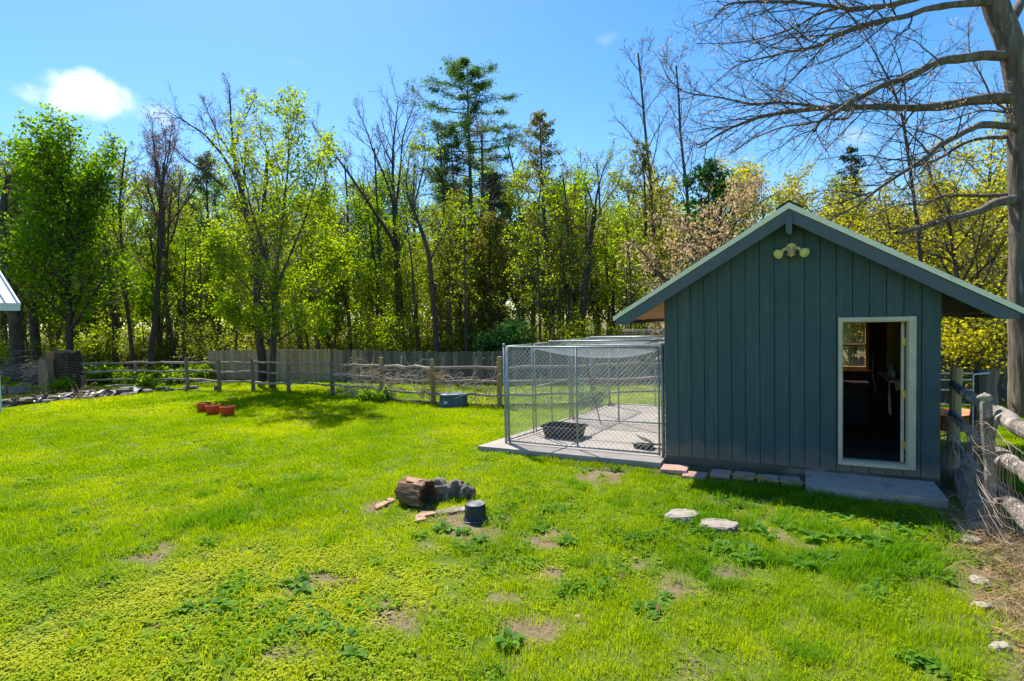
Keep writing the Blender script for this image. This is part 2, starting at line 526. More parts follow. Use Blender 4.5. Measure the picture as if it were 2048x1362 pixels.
def S(a, b, z=0.0):
    """shed frame (along the front, towards the back, up) to world"""
    return Vector((SHED_O.x + a * ct + b * st_, SHED_O.y - a * st_ + b * ct, z))


def to_shed(x, y):
    dx, dy = x - SHED_O.x, y - SHED_O.y
    return dx * ct - dy * st_, dx * st_ + dy * ct


STK = [(-13.7, 25.4), (-0.15, 20.9), (8.0, 20.2)]      # stockade fence line


def stk_y(x):
    return np.interp(x, [-60, -13.7, -0.15, 8.0, 30], [27, 25.4, 20.9, 20.2, 19])


def slab_mask(a, b, m=0.0):
    left = -3.40 + .13 * np.clip(b, 0, 6)
    return (a > left - m) & (a < .02 + m) & (b > -.36 - m) & (b < 5.5 + m)


def bare_amount(x, y):
    """0 = full grass, 1 = bare earth"""
    n = fbm(x, y, 1.1, 2); n2 = fbm(x, y, .42, 1)
    zone = np.clip((7.6 - y) / 2, 0, 1) * np.clip((x + 1.6) / 1.4, 0, 1)
    b = np.clip((n - (.87 - .14 * zone)) / .10, 0, 1)
    for (bx, by, br) in ((-.55, 6.55, .55), (-1.35, 7.15, .6), (-1.75, 7.45, .35), (-.9, 6.95, .5), (-1.1, 4.65, .42), (.1, 4.35, .38), (-.1, 4.9, .3), (.35, 5.35, .34), (.3, 6.2, .4), (1.45, 4.95, .42), (2.1, 5.3, .3), (3.9, 4.6, .5), (-3.9, 5.95, .4), (-2.0, 5.25, .3), (1.5, 8.75, .5), (3.0, 7.35, .4), (2.9, 6.1, .3), (-1.5, 4.15, .34)):
        d = np.hypot(x - bx, (y - by) * 1.2) / br + (n - .5) * 1.0 + (n2 - .5) * 2.6
        b = np.maximum(b, np.clip((.95 - d) / .8, 0, 1) * .85)
    # trodden strip along the old fence and the shed
    fx = 6.6 + (y - 8.44) * .616
    d = np.abs(x - fx + .15) / .42 + (n - .5) * 1.6
    b = np.maximum(b, np.where(y < 9.5, np.clip(1.1 - d, 0, 1) * .8, 0))
    a_, b_ = to_shed(x, y)
    d = np.where((a_ > -.1) & (a_ < 4.6), np.maximum(0, -b_ - .45) / .55, 9) + (n - .5) * 1.0
    b = np.maximum(b, np.clip(1.0 - d, 0, 1) * np.where(a_ > 2.0, 1, .5))
    return b


def H(x, y):
    a = .05 * (fbm(x, y, 3.5, 0) - .5) + .10 * (fbm(x, y, 11, 1) - .5)
    aa, bb = to_shed(np.asarray(x, float), np.asarray(y, float))
    d = np.maximum(np.maximum(-3.6 - aa, aa - 3.8), np.maximum(-1.2 - bb, bb - 6))
    return a * np.clip(d / 2.0, 0, 1)


def Hs(x, y):
    return float(H(np.array([x]), np.array([y]))[0])


far = np.geomspace(62, 900, 14)
gx = np.concatenate([-far[::-1], np.arange(-60, -16, 1.2), np.arange(-16, -8, .22), np.arange(-8, 8, .08), np.arange(8, 16, .22), np.arange(16, 61, 1.2), far])
gy = np.concatenate([-far[::-1], np.arange(-60, 1.5, 3.0), np.arange(1.6, 9.6, .08), np.arange(9.6, 28, .22), np.arange(28.5, 61, 1.2), far])
X, Y = np.meshgrid(gx, gy)
Z = H(X, Y)
ny_, nx_ = X.shape
idx = np.arange(nx_ * ny_).reshape(ny_, nx_)
Q = np.stack([idx[:-1, :-1], idx[:-1, 1:], idx[1:, 1:], idx[1:, :-1]], -1).reshape(-1, 4)

mt, n, l, out = new_mat('ground')
b = n.new('ShaderNodeBsdfPrincipled'); b.inputs['Roughness'].default_value = .95; b.inputs['Specular IOR Level'].default_value = .1
pos = n.new('ShaderNodeNewGeometry').outputs['Position']
ab = n.new('ShaderNodeAttribute'); ab.attribute_name = 'bare'
aw = n.new('ShaderNodeAttribute'); aw.attribute_name = 'wood'
grass = ramp_mix(n, l, noise_node(n, l, pos, 2.5, 6, .7), (.075, .125, .012), (.14, .18, .02), .35, .7)
soil = ramp_mix(n, l, noise_node(n, l, pos, 9, 7, .7), (.13, .105, .055), (.26, .20, .115), .3, .7)
floor_ = ramp_mix(n, l, noise_node(n, l, pos, 3, 7, .7), (.16, .105, .06), (.27, .19, .11), .35, .65)
floor_ = ramp_mix(n, l, noise_node(n, l, pos, .35, 4, .6), floor_, (.10, .13, .03), .5, .62)
c = ramp_mix(n, l, ab.outputs['Fac'], grass, soil, .1, .75)
c = ramp_mix(n, l, aw.outputs['Fac'], c, floor_, .2, .8)
l.new(c, b.inputs['Base Color'])
bp = n.new('ShaderNodeBump'); bp.inputs['Strength'].default_value = .8; bp.inputs['Distance'].default_value = .03
l.new(noise_node(n, l, pos, 35, 6, .7), bp.inputs['Height']); l.new(bp.outputs[0], b.inputs['Normal'])
l.new(b.outputs[0], out.inputs['Surface'])
me = mesh_np('ground', np.stack([X, Y, Z], -1), Q, mat='ground', smooth=True)
for nm, val in (('bare', bare_amount(X, Y)), ('wood', np.clip((Y - stk_y(X) - .3) / 1.2, 0, 1))):
    a_ = me.attributes.new(nm, 'FLOAT', 'POINT'); a_.data.foreach_set('value', val.ravel().astype(np.float32))
tag(link('ground', me), kind='structure')

# ------------------------------------------------------------------ shed
W, DP = SHED_W, SHED_D
APEX, SL = 4.04, .607
HW = 2.59


def ztop(x):
    return APEX - SL * abs(x - W / 2)


shed = empty('shed', SHED_O, 'blue-green gabled garden shed with its door standing open', 'shed', rz=-SHED_TH)
BW = W / 18
DX0, DX1, DZ0, DZ1 = 2.505, 3.315, .29, 2.325           # door opening
SEAM, BASE = 2.59, .15


def wall_under(x):
    return ztop(x) - .10


for i in range(18):
    xa, xb = i * BW + .005, (i + 1) * BW - .005
    if i == 17: xb = W + .012
    if i == 0: xa = -.012
    rects = []
    if xb <= DX0 + .001 or xa >= DX1 - .001:
        rects.append((xa, xb, BASE, SEAM - .002))
    else:
        rects.append((xa, xb, BASE, DZ0 - .004)); rects.append((xa, xb, DZ1 + .004, SEAM - .002))
        if xa < DX0: rects.append((xa, DX0, DZ0 - .004, DZ1 + .004))
        if xb > DX1: rects.append((DX1, xb, DZ0 - .004, DZ1 + .004))
    for r in rects:
        MB().box((r[0], -.015, r[2]), (r[1], -.001, r[3])).build('siding_board', 'siding', shed)
    poly = [(xa, SEAM + .004), (xb, SEAM + .004), (xb, wall_under(xb))]
    if xa < W / 2 < xb: poly.append((W / 2, wall_under(W / 2)))
    poly.append((xa, wall_under(xa)))
    MB().prism(poly, -.013, -.001).build('siding_board', 'siding', shed)

mb = MB()                                              # wall behind the boards, split round the door opening
mb.box((0, 0, .12), (DX0 - .002, .09, SEAM)).box((DX1 + .002, 0, .12), (W, .09, SEAM)).box((DX0 - .002, 0, .12), (DX1 + .002, .09, DZ0 - .005)).box((DX0 - .002, 0, DZ1 + .005), (DX1 + .002, .09, SEAM))
mb.prism([(0, SEAM), (W, SEAM), (W, wall_under(W)), (W / 2, wall_under(W / 2)), (0, wall_under(0))], 0, .09)
mb.build('front_wall', 'siding_back', shed)
MB().box((-.02, -.008, .0), (W + .02, .10, .148)).build('sill_board', 'sill_board', shed)
# seam flashing between lower and upper boards
MB().box((-.012, -.017, SEAM - .004), (W + .012, -.002, SEAM + .002)).build('seam_flashing', 'barge_paint', shed)
for x0, x1 in ((0, .09), (W - .09, W)):
    mb = MB().box((x0, .092, .0), (x1, DP, wall_under(0) + .02))
    mb.build('side_wall', 'siding', shed)
    inner = x1 + .002 if x0 == 0 else x0 - .012
    MB().box((inner, .1 if x0 == 0 else 1.0, 1.3), (inner + .010, DP - .1, 2.45)).build('inside_lining', 'inside_wood' if x0 == 0 else 'yellow_wall', shed)
    MB().box((inner, .1 if x0 == 0 else 1.0, .2), (inner + .010, DP - .1, 1.298)).build('inside_lining', 'inside_wood', shed)
WX0, WX1, WZ0, WZ1 = 2.2, 3.26, 1.26, 2.28
mb = MB().box((.09, DP - .09, 0), (WX0, DP, 2.5)).box((WX1, DP - .09, 0), (W - .09, DP, 2.5)).box((WX0, DP - .09, 0), (WX1, DP, WZ0)).box((WX0, DP - .09, WZ1), (WX1, DP, 2.5))
mb.prism([(.0, 2.5), (W, 2.5), (W, wall_under(W)), (W / 2, wall_under(W / 2)), (0, wall_under(0))], DP - .09, DP)
mb.build('back_wall', 'inside_wood', shed)
MB().box((.09, .09, .12), (W - .09, DP - .09, .20)).build('floor_deck', 'inside_floor', shed)
# window in the back wall
wf = MB()
for a, b_ in (((WX0, WZ0), (WX0 + .06, WZ1)), ((WX1 - .06, WZ0), (WX1, WZ1)), ((WX0 + .06, WZ0), (WX1 - .06, WZ0 + .06)), ((WX0 + .06, WZ1 - .06), (WX1 - .06, WZ1)), ((WX0 + .06, 1.745), (WX1 - .06, 1.785))):
    wf.box((a[0], DP - .12, a[1]), (b_[0], DP - .03, b_[1]))
win = wf.build('window', 'plywood', shed)
mt, n, l, out = new_mat('window_glass')
g1 = n.new('ShaderNodeBsdfTransparent'); g1.inputs['Color'].default_value = (.82, .85, .84, 1)
g2 = n.new('ShaderNodeBsdfGlossy'); g2.inputs['Roughness'].default_value = .08
g3 = n.new('ShaderNodeBsdfDiffuse'); g3.inputs['Color'].default_value = (.5, .5, .47, 1)
mx1 = n.new('ShaderNodeMixShader'); mx1.inputs[0].default_value = .08
mx2 = n.new('ShaderNodeMixShader'); mx2.inputs[0].default_value = .16
l.new(g1.outputs[0], mx1.inputs[1]); l.new(g2.outputs[0], mx1.inputs[2]); l.new(mx1.outputs[0], mx2.inputs[1]); l.new(g3.outputs[0], mx2.inputs[2]); l.new(mx2.outputs[0], out.inputs['Surface'])
for z0, z1 in ((WZ0 + .06, 1.745), (1.785, WZ1 - .06)):
    MB().box((WX0 + .06, DP - .075, z0), (WX1 - .06, DP - .07, z1)).build('pane', 'window_glass', win)
MB().box((WX0 - .06, DP - .16, WZ0 - .04), (WX1 + .06, DP - .092, WZ0 - .002)).build('window_sill', 'plywood', win)
# door trim
T0, T1, TZ0, TZ1 = 2.465, 3.395, .245, 2.378
tr = MB().box((T0, -.045, TZ0), (DX0 + .008, -.016, TZ1)).box((DX1 - .008, -.045, TZ0), (T1, -.016, TZ1)).box((DX0 + .008, -.043, DZ1 - .006), (DX1 - .008, -.016, TZ1 - .002)).box((DX0 + .008, -.06, TZ0), (DX1 - .008, -.016, DZ0 + .008))
fr = tr.build('door_frame', 'cream_paint', shed, bevel=.004)
j = MB().box((DX0 + .001, -.012, DZ0), (DX0 + .02, .115, DZ1)).box((DX1 - .02, -.012, DZ0), (DX1 - .001, .115, DZ1)).box((DX0 + .02, -.012, DZ1 - .02), (DX1 - .02, .115, DZ1)).box((DX0 + .02, -.012, DZ0), (DX1 - .02, .13, DZ0 + .018))
j.build('jamb', 'cream_paint', fr)
# door leaf, swung fully inwards about the right jamb
door = MB().add([(DX1 - .075, .125, DZ0 + .025), (DX1 - .035, .119, DZ0 + .025), (DX1 + .078, .87, DZ0 + .025), (DX1 + .038, .876, DZ0 + .025),
                 (DX1 - .075, .125, DZ1 - .03), (DX1 - .035, .119, DZ1 - .03), (DX1 + .078, .87, DZ1 - .03), (DX1 + .038, .876, DZ1 - .03)],
                [(0, 3, 2, 1), (4, 5, 6, 7), (0, 1, 5, 4), (1, 2, 6, 5), (2, 3, 7, 6), (3, 0, 4, 7)]).build('door', 'cream_paint', shed, bevel=.003)
for z in (2.02, 1.28, .56):
    MB().box((DX1 - .066, .1, z - .05), (DX1 - .022, .1165, z + .05)).tube([(DX1 - .028, .112, z - .055), (DX1 - .028, .112, z + .055)], .008, 8).build('hinge', 'brass', door)
MB().lathe([(.012, 0), (.012, .03), (.026, .04), (.03, .055), (.024, .068), (.001, .072)], 14, Matrix.Translation((DX1 + .030, .80, 1.27)) @ Matrix.Rotation(-math.pi / 2, 4, 'Y')).build('knob', 'brass', door, smooth=True)

# roof: deck, drip edge, barge boards, eaves
YF, YB = -.267, DP + .25
roof = MB()
for s in (-1, 1):
    xe = W / 2 + s * HW
    roof.add([(W / 2, YF + .04, APEX - .006), (xe, YF + .04, ztop(xe) - .006), (xe, YB, ztop(xe) - .006), (W / 2, YB, APEX - .006),
              (W / 2, YF + .04, APEX - .07), (xe, YF + .04, ztop(xe) - .07), (xe, YB, ztop(xe) - .07), (W / 2, YB, APEX - .07)],
             [(0, 1, 2, 3), (7, 6, 5, 4), (0, 4, 5, 1), (1, 5, 6, 2), (2, 6, 7, 3)])
roof_o = roof.build('roof', 'shingle', shed)
for s, mat_ in ((-1, 'plywood'), (1, 'soffit_green')):
    xe = W / 2 + s * (HW - .03); xw = W / 2 + s * (W / 2 + .02)
    sh = lambda x, k: ztop(x) - .075 - k
    for (ya, yb, mm) in ((YF + .05, .0, 'soffit_green'), (.004, YB - .02, mat_)):
        MB().add([(xw, ya, sh(xw, 0)), (xe, ya, sh(xe, 0)), (xe, yb, sh(xe, 0)), (xw, yb, sh(xw, 0)), (xw, ya, sh(xw, .014)), (xe, ya, sh(xe, .014)), (xe, yb, sh(xe, .014)), (xw, yb, sh(xw, .014))],
                 [(0, 1, 2, 3), (7, 6, 5, 4), (0, 4, 5, 1), (1, 5, 6, 2), (2, 6, 7, 3), (3, 7, 4, 0)]).build('soffit_panel', mm, roof_o)
    xi = W / 2
    # barge board with a level-cut lower end
    TB, CR = .262, .072
    xt = W / 2 + s * HW
    xc = W / 2 + s * ((APEX - TB - 2.325) / SL)      # where the lower edge meets the level cut
    poly = [(xi, APEX - CR - .004), (xt, ztop(xt) - CR - .004), (xt, 2.325), (xc, 2.325), (xi, APEX - TB)]
    if s < 0: poly = poly[::-1]
    MB().prism(poly, YF - .012, YF + .028).build('barge_board', 'barge_paint', roof_o, bevel=.003)
    poly = [(xi, APEX + .012), (xt + s * .035, ztop(xt) - .010), (xt + s * .035, ztop(xt) - .010 - CR), (xi, APEX - CR)]
    if s < 0: poly = poly[::-1]
    MB().prism(poly, YF - .03, YF + .02).build('drip_edge', 'drip_metal', roof_o)
    MB().box((min(xt, xt - s * .03), YF + .03, 2.328), (max(xt, xt - s * .03), YB, ztop(xt) - .075)).build('eave_board', 'barge_paint', roof_o)
    # shingle ridge pieces
    for k in range(16):
        y0 = YF - .025 + k * .30
        MB().add([(W / 2 - s * .004, y0, APEX + .052), (W / 2 + s * .17, y0, APEX + .05 - SL * .17), (W / 2 + s * .17, y0 + .31, APEX + .035 - SL * .17), (W / 2 - s * .004, y0 + .31, APEX + .037),
                  (W / 2 - s * .004, y0, APEX + .018), (W / 2 + s * .17, y0, APEX + .018 - SL * .17), (W / 2 + s * .17, y0 + .31, APEX + .008 - SL * .17), (W / 2 - s * .004, y0 + .31, APEX + .008)],
                 [(0, 1, 2, 3), (7, 6, 5, 4), (0, 4, 5, 1), (1, 5, 6, 2), (2, 6, 7, 3)]).build('ridge_shingle', 'shingle', roof_o)
MB().prism([(W / 2 - .042, APEX - .16), (W / 2 - .042, APEX - .40), (W / 2 - .015, APEX - .44), (W / 2 + .042, APEX - .44), (W / 2 + .042, APEX - .16)], YF - .03, -.02).build('ridge_beam', 'barge_paint', roof_o, bevel=.004)

# security lamp on the gable
lamp = empty('security_lamp', S(1.86, -.016, 3.36), 'cream twin-headed security floodlight high on the shed gable', 'lamp', rz=-SHED_TH)
MB().lathe([(.075, 0), (.075, .02), (.055, .035), (.001, .038)], 20, Matrix.Translation((0, 0, .06)) @ Matrix.Rotation(math.pi / 2, 4, 'X')).build('base_plate', 'lamp_cream', lamp, smooth=False)
for s in (-1, 1):
    MB().tube([(s * .03, -.03, .07), (s * .10, -.07, .045), (s * .13, -.09, .01)], [.02, .022, .024], 10).build('arm', 'lamp_cream', lamp, smooth=True)
    Mh = Matrix.Translation((s * .12, -.085, .02)) @ Vector((s * .50, -.72, -.48)).to_track_quat('Z', 'Y').to_matrix().to_4x4()
    hd = MB().lathe([(.022, 0), (.03, .02), (.05, .06), (.068, .10), (.070, .12), (.066, .121)], 20, Mh).build('lamp_head', 'lamp_cream', lamp, smooth=True)
    MB().lathe([(.066, .116), (.04, .124), (.001, .128)], 20, Mh).build('lens', 'lamp_cream', hd, smooth=True)
sn = MB().lathe([(.030, 0), (.040, -.02), (.052, -.07), (.066, -.088), (.066, -.094), (.02, -.094)], 18, Matrix.Translation((.0, -.075, .045))).build('sensor', 'lamp_copper', lamp, smooth=True)
MB().lathe([(.03, -.094), (.03, -.108), (.001, -.118)], 14, Matrix.Translation((.0, -.075, .045))).build('sensor_eye', 'lamp_cream', sn, smooth=True)

# things inside the shed
wb = empty('workbench', S(2.5, 3.75, .2), 'dark workbench with drawers under the shed window', 'workbench', rz=-SHED_TH)
MB().box((-.9, -.42, .78), (.72, .40, .84)).build('bench_top', 'inside_wood', wb, bevel=.005)
MB().box((-.85, -.36, .06), (.66, .38, .775)).build('cabinet', 'dark_thing', wb)
for z in (.12, .34, .56):
    d_ = MB().box((-.2, -.385, z), (.55, -.362, z + .19)).build('drawer', 'dark_thing', wb, bevel=.004)
    MB().box((.08, -.41, z + .09), (.26, -.387, z + .11)).build('handle', 'galv', d_)
sh = empty('wall_shelf', S(3.45, 2.6, 1.25), 'narrow white wall shelf inside the shed beside the door', 'shelf', rz=-SHED_TH)
MB().box((-.12, -.7, 0), (.10, .9, .03)).build('board', 'cream_paint', sh)
for y in (-.5, .7):
    MB().box((-.02, y, -.12), (.1, y + .03, -.002)).build('bracket', 'cream_paint', sh)
for k, (y, h) in enumerate(((-.35, .16), (-.1, .22), (.15, .13))):
    b_ = empty('bottle', S(3.43, 2.6 + y, 1.28), ['short pale bottle at the front end of the inside shelf', 'tall pale bottle in the middle of the inside shelf', 'smallest pale bottle on the inside shelf'][k], 'bottle', rz=-SHED_TH)
    MB().lathe([(.001, 0), (.035, 0), (.035, h * .65), (.014, h * .85), (.014, h)], 12).build('body', 'grey_plastic', b_, smooth=True)
    MB().lathe([(.017, h), (.017, h + .02), (.001, h + .021)], 10).build('cap', 'dark_thing', b_)
tag(MB().tube([(3.42, 3.5, .2), (3.3, 3.9, 1.2), (3.35, 4.1, 2.0)], .014, 8).build('broom_handle', 'dark_thing', None, loc=SHED_O, rot=(0, 0, -SHED_TH)), 'dark handle leaning in the back corner inside the shed', 'handle')

# concrete step, pavers, cord
def world_poly(name, pts, z0, z1, mat, bevel=.01):
    mb = MB(); n = len(pts)
    mb.add([(p.x, p.y, z0) for p in pts] + [(p.x, p.y, z1) for p in pts], [tuple(range(n - 1, -1, -1)), tuple(range(n, 2 * n))] + [(i, (i + 1) % n, (i + 1) % n + n, i + n) for i in range(n)])
    return mb.build(name, mat, None, bevel=bevel)


tag(world_poly('concrete_step', [S(2.03, -.95), S(3.60, -.88), S(3.60, -.03), S(2.04, -.03)], -.1, .115, 'step_concrete', .012), 'worn concrete slab step below the shed door', 'step')
for k, (a0, a1, b0, b1, r, z) in enumerate(((.0, .42, -.62, -.24, .05, .07), (.36, .72, -.80, -.45, -.03, .045), (.74, 1.05, -.62, -.28, .02, .07), (1.07, 1.38, -.63, -.28, -.04, .075), (1.40, 1.70, -.66, -.30, .03, .07), (1.70, 1.99, -.74, -.32, .12, .085))):
    cx, cy = (a0 + a1) / 2, (b0 + b1) / 2
    hw, hh = (a1 - a0) / 2 - .012, (b1 - b0) / 2 - .012
    M_ = MB().box((-hw, -hh, -.06), (hw, hh, 0))
    lab = ['pinkish paver touching the corner of the kennel slab', 'sunken paver half buried in grass beside the kennel slab', 'reddish paver lying along the shed wall', 'reddish paver lying along the shed wall', 'reddish paver lying along the shed wall', 'cracked red paver butting against the concrete step'][k]
    o = M_.build('paver', 'paver', None, bevel=.008, loc=S(cx, cy, z), rot=(random.uniform(-.03, .03), random.uniform(-.03, .03), -SHED_TH + r))
    tag(o, lab, 'paver', 'pavers along the shed front')
pts = []
for k in range(60):
    t = k / 59
    a = 1.05 + t * .95 + (.05 * math.sin(t * 21)); b_ = -.64 - .12 * t + .05 * math.sin(t * 34 + 1)
    if .35 < t < .55:
        q = (t - .35) / .2 * 2 * math.pi; a = 1.42 + .06 * math.sin(q) + .1 * (t - .35); b_ = -.62 + .06 * (1 - math.cos(q)) * .9
    pts.append(S(a, b_, .088 + .02 * math.sin(t * 40)))
tag(MB().tube(pts, .007, 6).build('yellow_cord', 'cord_yellow', None, smooth=True), 'tangled yellow cord lying on the pavers', 'cord')

# ------------------------------------------------------------------ kennel slab and kennel
def xl(y): return -2.96 + .085 * y


slab = [S(-3.42, -.36), S(-.03, -.34), S(-.03, 5.4), S(-2.55, 5.4)]
tag(world_poly('kennel_slab', slab, -.1, .095, 'concrete', .015), 'pale concrete slab under the wire dog kennel', 'slab')
ken = empty('dog_kennel', SHED_O, 'chain-link dog kennel of galvanised pipe beside the shed', 'kennel', rz=-SHED_TH)
KT, KB = 1.93, .14
PR, TR = .021, .0175


def bar(name, pts, r=TR, sides=8, parent=None):
    return MB().tube(pts, r, sides).build(name, 'galv', parent or ken, smooth=True)


def chain(p0, p1, z0, z1, name='chain_link', step=.088, sag=0.0, r=.0027):
    """woven wire between two uprights, both diagonals, following the panel"""
    p0, p1 = Vector(p0), Vector(p1)
    L = (p1 - p0).length; d = (p1 - p0) / L; hgt = z1 - z0
    nrm = Vector((-d.y, d.x, 0))
    paths = []
    for sgn in (1, -1):
        c0 = -hgt
        k = 0
        while c0 + k * step < L + hgt:
            u0 = c0 + k * step; k += 1
            # line u = u0 + t (sgn 1) or u = L-(u0+t)
            ta, tb = max(0, -u0), min(hgt, L - u0)
            if tb - ta < .02: continue
            pp = []
            for t in np.linspace(ta, tb, 5):
                u = u0 + t
                if sgn < 0: u = L - u
                bulge = .02 * math.sin(u * 2.2 + 1) * math.sin(math.pi * t / hgt) + sgn * .002
                q = p0 + d * u + nrm * bulge
                pp.append((q.x, q.y, z0 + t))
            paths.append((np.array(pp), np.full(5, r)))
    V, Qd = tubes_np(paths, 3)
    return link(name, mesh_np(name, V, Qd, mat='galv_wire'), ken)


def panel(p0, p1, mids=(), z0=KB, z1=KT, midrail=None):
    p0, p1 = Vector((*p0, 0)), Vector((*p1, 0))
    for q in (p0, p1):
        bar('upright', [(q.x, q.y, z0 - .03), (q.x, q.y, z1)])
    for z in (z0, z1):
        bar('rail', [(p0.x, p0.y, z), (p1.x, p1.y, z)])
    for mfrac in mids:
        q = p0.lerp(p1, mfrac)
        bar('upright', [(q.x, q.y, z0), (q.x, q.y, z1)])
    if midrail:
        bar('rail', [(p0.x, p0.y, midrail), (p1.x, p1.y, midrail)])
    chain(p0, p1, z0, z1)


FY = .06
for (x, y) in ((xl(FY) - .075, FY), (-.07, FY)):
    po = bar('corner_post', [(x, y, .07), (x, y, KT + .02)], .025, 10)
    MB().lathe([(.032, 0), (.034, .015), (.022, .04), (.001, .048)], 12, Matrix.Translation((x, y, KT + .02))).build('post_cap', 'galv', po, smooth=True)
panel((xl(FY), FY), (-.13, FY), (.485,))
panel((xl(FY) - .07, FY + .09), (xl(1.0), 1.0), midrail=None)
panel((xl(1.1), 1.1), (xl(2.68), 2.68), (.45,), midrail=1.05)
panel((xl(2.78), 2.78), (xl(5.1), 5.1), (.5,))
panel((xl(2.73) + .06, 2.74), (-.12, 2.78), (.42,), z1=KT - .1)
panel((xl(5.1), 5.16), (-.12, 5.16), (.5,))
panel((-.07, FY + .09), (-.07, 5.1), (.5,))
# latch loops on the near corner
for z in (.45, 1.0, 1.55):
    MB().tube([(xl(FY) - .075, FY - .03, z), (xl(FY) + .03, FY - .03, z)], .008, 6).build('latch', 'galv', ken)
# roof net: chain link laid over the top, sagging between the rails
paths = []
xs0, xs1, ys0, ys1 = -2.93, -.1, .1, 5.1


def roof_z(x, y):
    u = (x - xs0) / (xs1 - xs0); v = (y - ys0) / (ys1 - ys0)
    s = (4 * u * (1 - u)) ** .8 * (.30 * max(0, math.sin(v * 2 * math.pi)) ** .9 + .16 * max(0, -math.sin(v * 2 * math.pi)))
    return KT + .02 - s - .03 * math.sin(9 * u + 4 * v) * u * (1 - u)


for sgn in (1, -1):
    for k in range(-64, 120):
        u0 = k * .08
        pp = []
        for t in np.linspace(0, ys1 - ys0, 40):
            x = xs0 + (u0 + t if sgn > 0 else (xs1 - xs0) - (u0 + t))
            if xs0 <= x <= xs1:
                pp.append((x, ys0 + t, roof_z(x, ys0 + t) + sgn * .002))
        if len(pp) > 2:
            paths.append((np.array(pp), np.full(len(pp), .0023)))
V, Qd = tubes_np(paths, 3)
link('roof_netting', mesh_np('roof_netting', V, Qd, mat='galv_wire'), ken)
for y in (1.7, 3.9):
    bar('roof_pipe', [(xl(y), y, KT + .03), (-.08, y, KT + .05)], .018)
# roll of spare netting on top at the back
roll = []
for k in range(70):
    x = -1.75 + k * .022
    a = np.linspace(0, 2 * math.pi, 10)
    roll.append((np.stack([np.full(10, x) + .02 * np.sin(a * 2), 3.7 + .085 * np.cos(a), KT + .15 + .075 * np.sin(a)], 1), np.full(10, .0028)))
for a0 in np.linspace(0, 2 * math.pi, 12, endpoint=False):
    xx = np.linspace(-1.75, -.2, 30)
    roll.append((np.stack([xx, 3.7 + .085 * np.cos(a0 + xx * 2), KT + .15 + .075 * np.sin(a0 + xx * 2)], 1), np.full(30, .0028)))
V, Qd = tubes_np(roll, 3)
tag(link('netting_roll', mesh_np('netting_roll', V, Qd, mat='dark_thing'), None, SHED_O, (0, 0, -SHED_TH)), 'dark roll of wire netting lying on top of the kennel', 'wire roll')
# folded clear sheeting where the kennel roof meets the shed
vs, fs = [], []
for i in range(13):
    for j in range(9):
        vs.append((-.38 + i * .026, .0 + j * .10, KT + .06 + .035 * mnoise.noise((i * .5, j * .8, 3)) + .05 * (i / 12)))
for i in range(12):
    for j in range(8):
        fs.append((i * 9 + j, (i + 1) * 9 + j, (i + 1) * 9 + j + 1, i * 9 + j + 1))
MB().add(vs, fs).build('roof_sheet', 'roof_white', ken)

# tub, scoop and stick in the kennel
tub = empty('litter_tub', S(-2.22, 1.02, .097), 'black plastic tub with a flared rim inside the kennel', 'tub', rz=-SHED_TH - .12)


def rrect(hx, hy, r, z, n=5):
    o = []
    for (cx, cy, a0) in ((hx - r, hy - r, 0), (-hx + r, hy - r, 90), (-hx + r, -hy + r, 180), (hx - r, -hy + r, 270)):
        for k in range(n):
            a = R(a0 + 90 * k / (n - 1)); o.append((cx + r * math.cos(a), cy + r * math.sin(a), z))
    return o


def loft(rings, cap0=False, cap1=False):
    n = len(rings[0]); vs = [p for r in rings for p in r]; fs = []
    for i in range(len(rings) - 1):
        for k in range(n):
            fs.append((i * n + k, i * n + (k + 1) % n, (i + 1) * n + (k + 1) % n, (i + 1) * n + k))
    if cap0: fs.append(tuple(range(n - 1, -1, -1)))
    if cap1: fs.append(tuple((len(rings) - 1) * n + k for k in range(n)))
    return MB().add(vs, fs)


loft([rrect(.33, .22, .07, 0), rrect(.35, .24, .075, .03), rrect(.39, .275, .08, .21), rrect(.382, .267, .078, .21), rrect(.34, .23, .07, .035), rrect(.32, .21, .07, .02)], True, True).build('tub_body', 'black_plastic', tub, smooth=False)
loft([rrect(.388, .273, .08, .195), rrect(.42, .305, .09, .20), rrect(.42, .305, .09, .222), rrect(.384, .269, .08, .225)]).build('rim', 'black_plastic', tub)
sc = empty('scoop', S(-.52, .55, .097), 'grey and black long-handled scoop lying on the kennel slab', 'scoop', rz=-SHED_TH - .3)
MB().box((-.16, -.12, -.006), (.16, .14, .006), Matrix.Translation((-.02, .08, .15)) @ Matrix.Rotation(R(-32), 4, 'X') @ Matrix.Rotation(R(12), 4, 'Y')).build('pan', 'grey_plastic', sc, bevel=.004)
MB().box((-.14, -.1, 0), (.16, .08, .09), jit=.015).build('jaw', 'dark_thing', sc, bevel=.01)
for k, (p, q) in enumerate((((.05, .02, .08), (.72, .30, .12)), ((.1, -.03, .05), (.74, -.02, .04)), ((-.1, .0, .05), (-.26, .06, .05)))):
    MB().tube([p, q], .016, 8).build('handle', 'dark_thing', sc)
stk = MB().tube([tuple(S(-1.95, 2.55, .1)), tuple(S(-2.15, 2.6, .8)), tuple(S(-2.3, 2.66, 1.6))], .012, 8).build('leaning_cane', 'stick', None)
tag(stk, 'thin cane leaning against the inner kennel panel', 'cane')

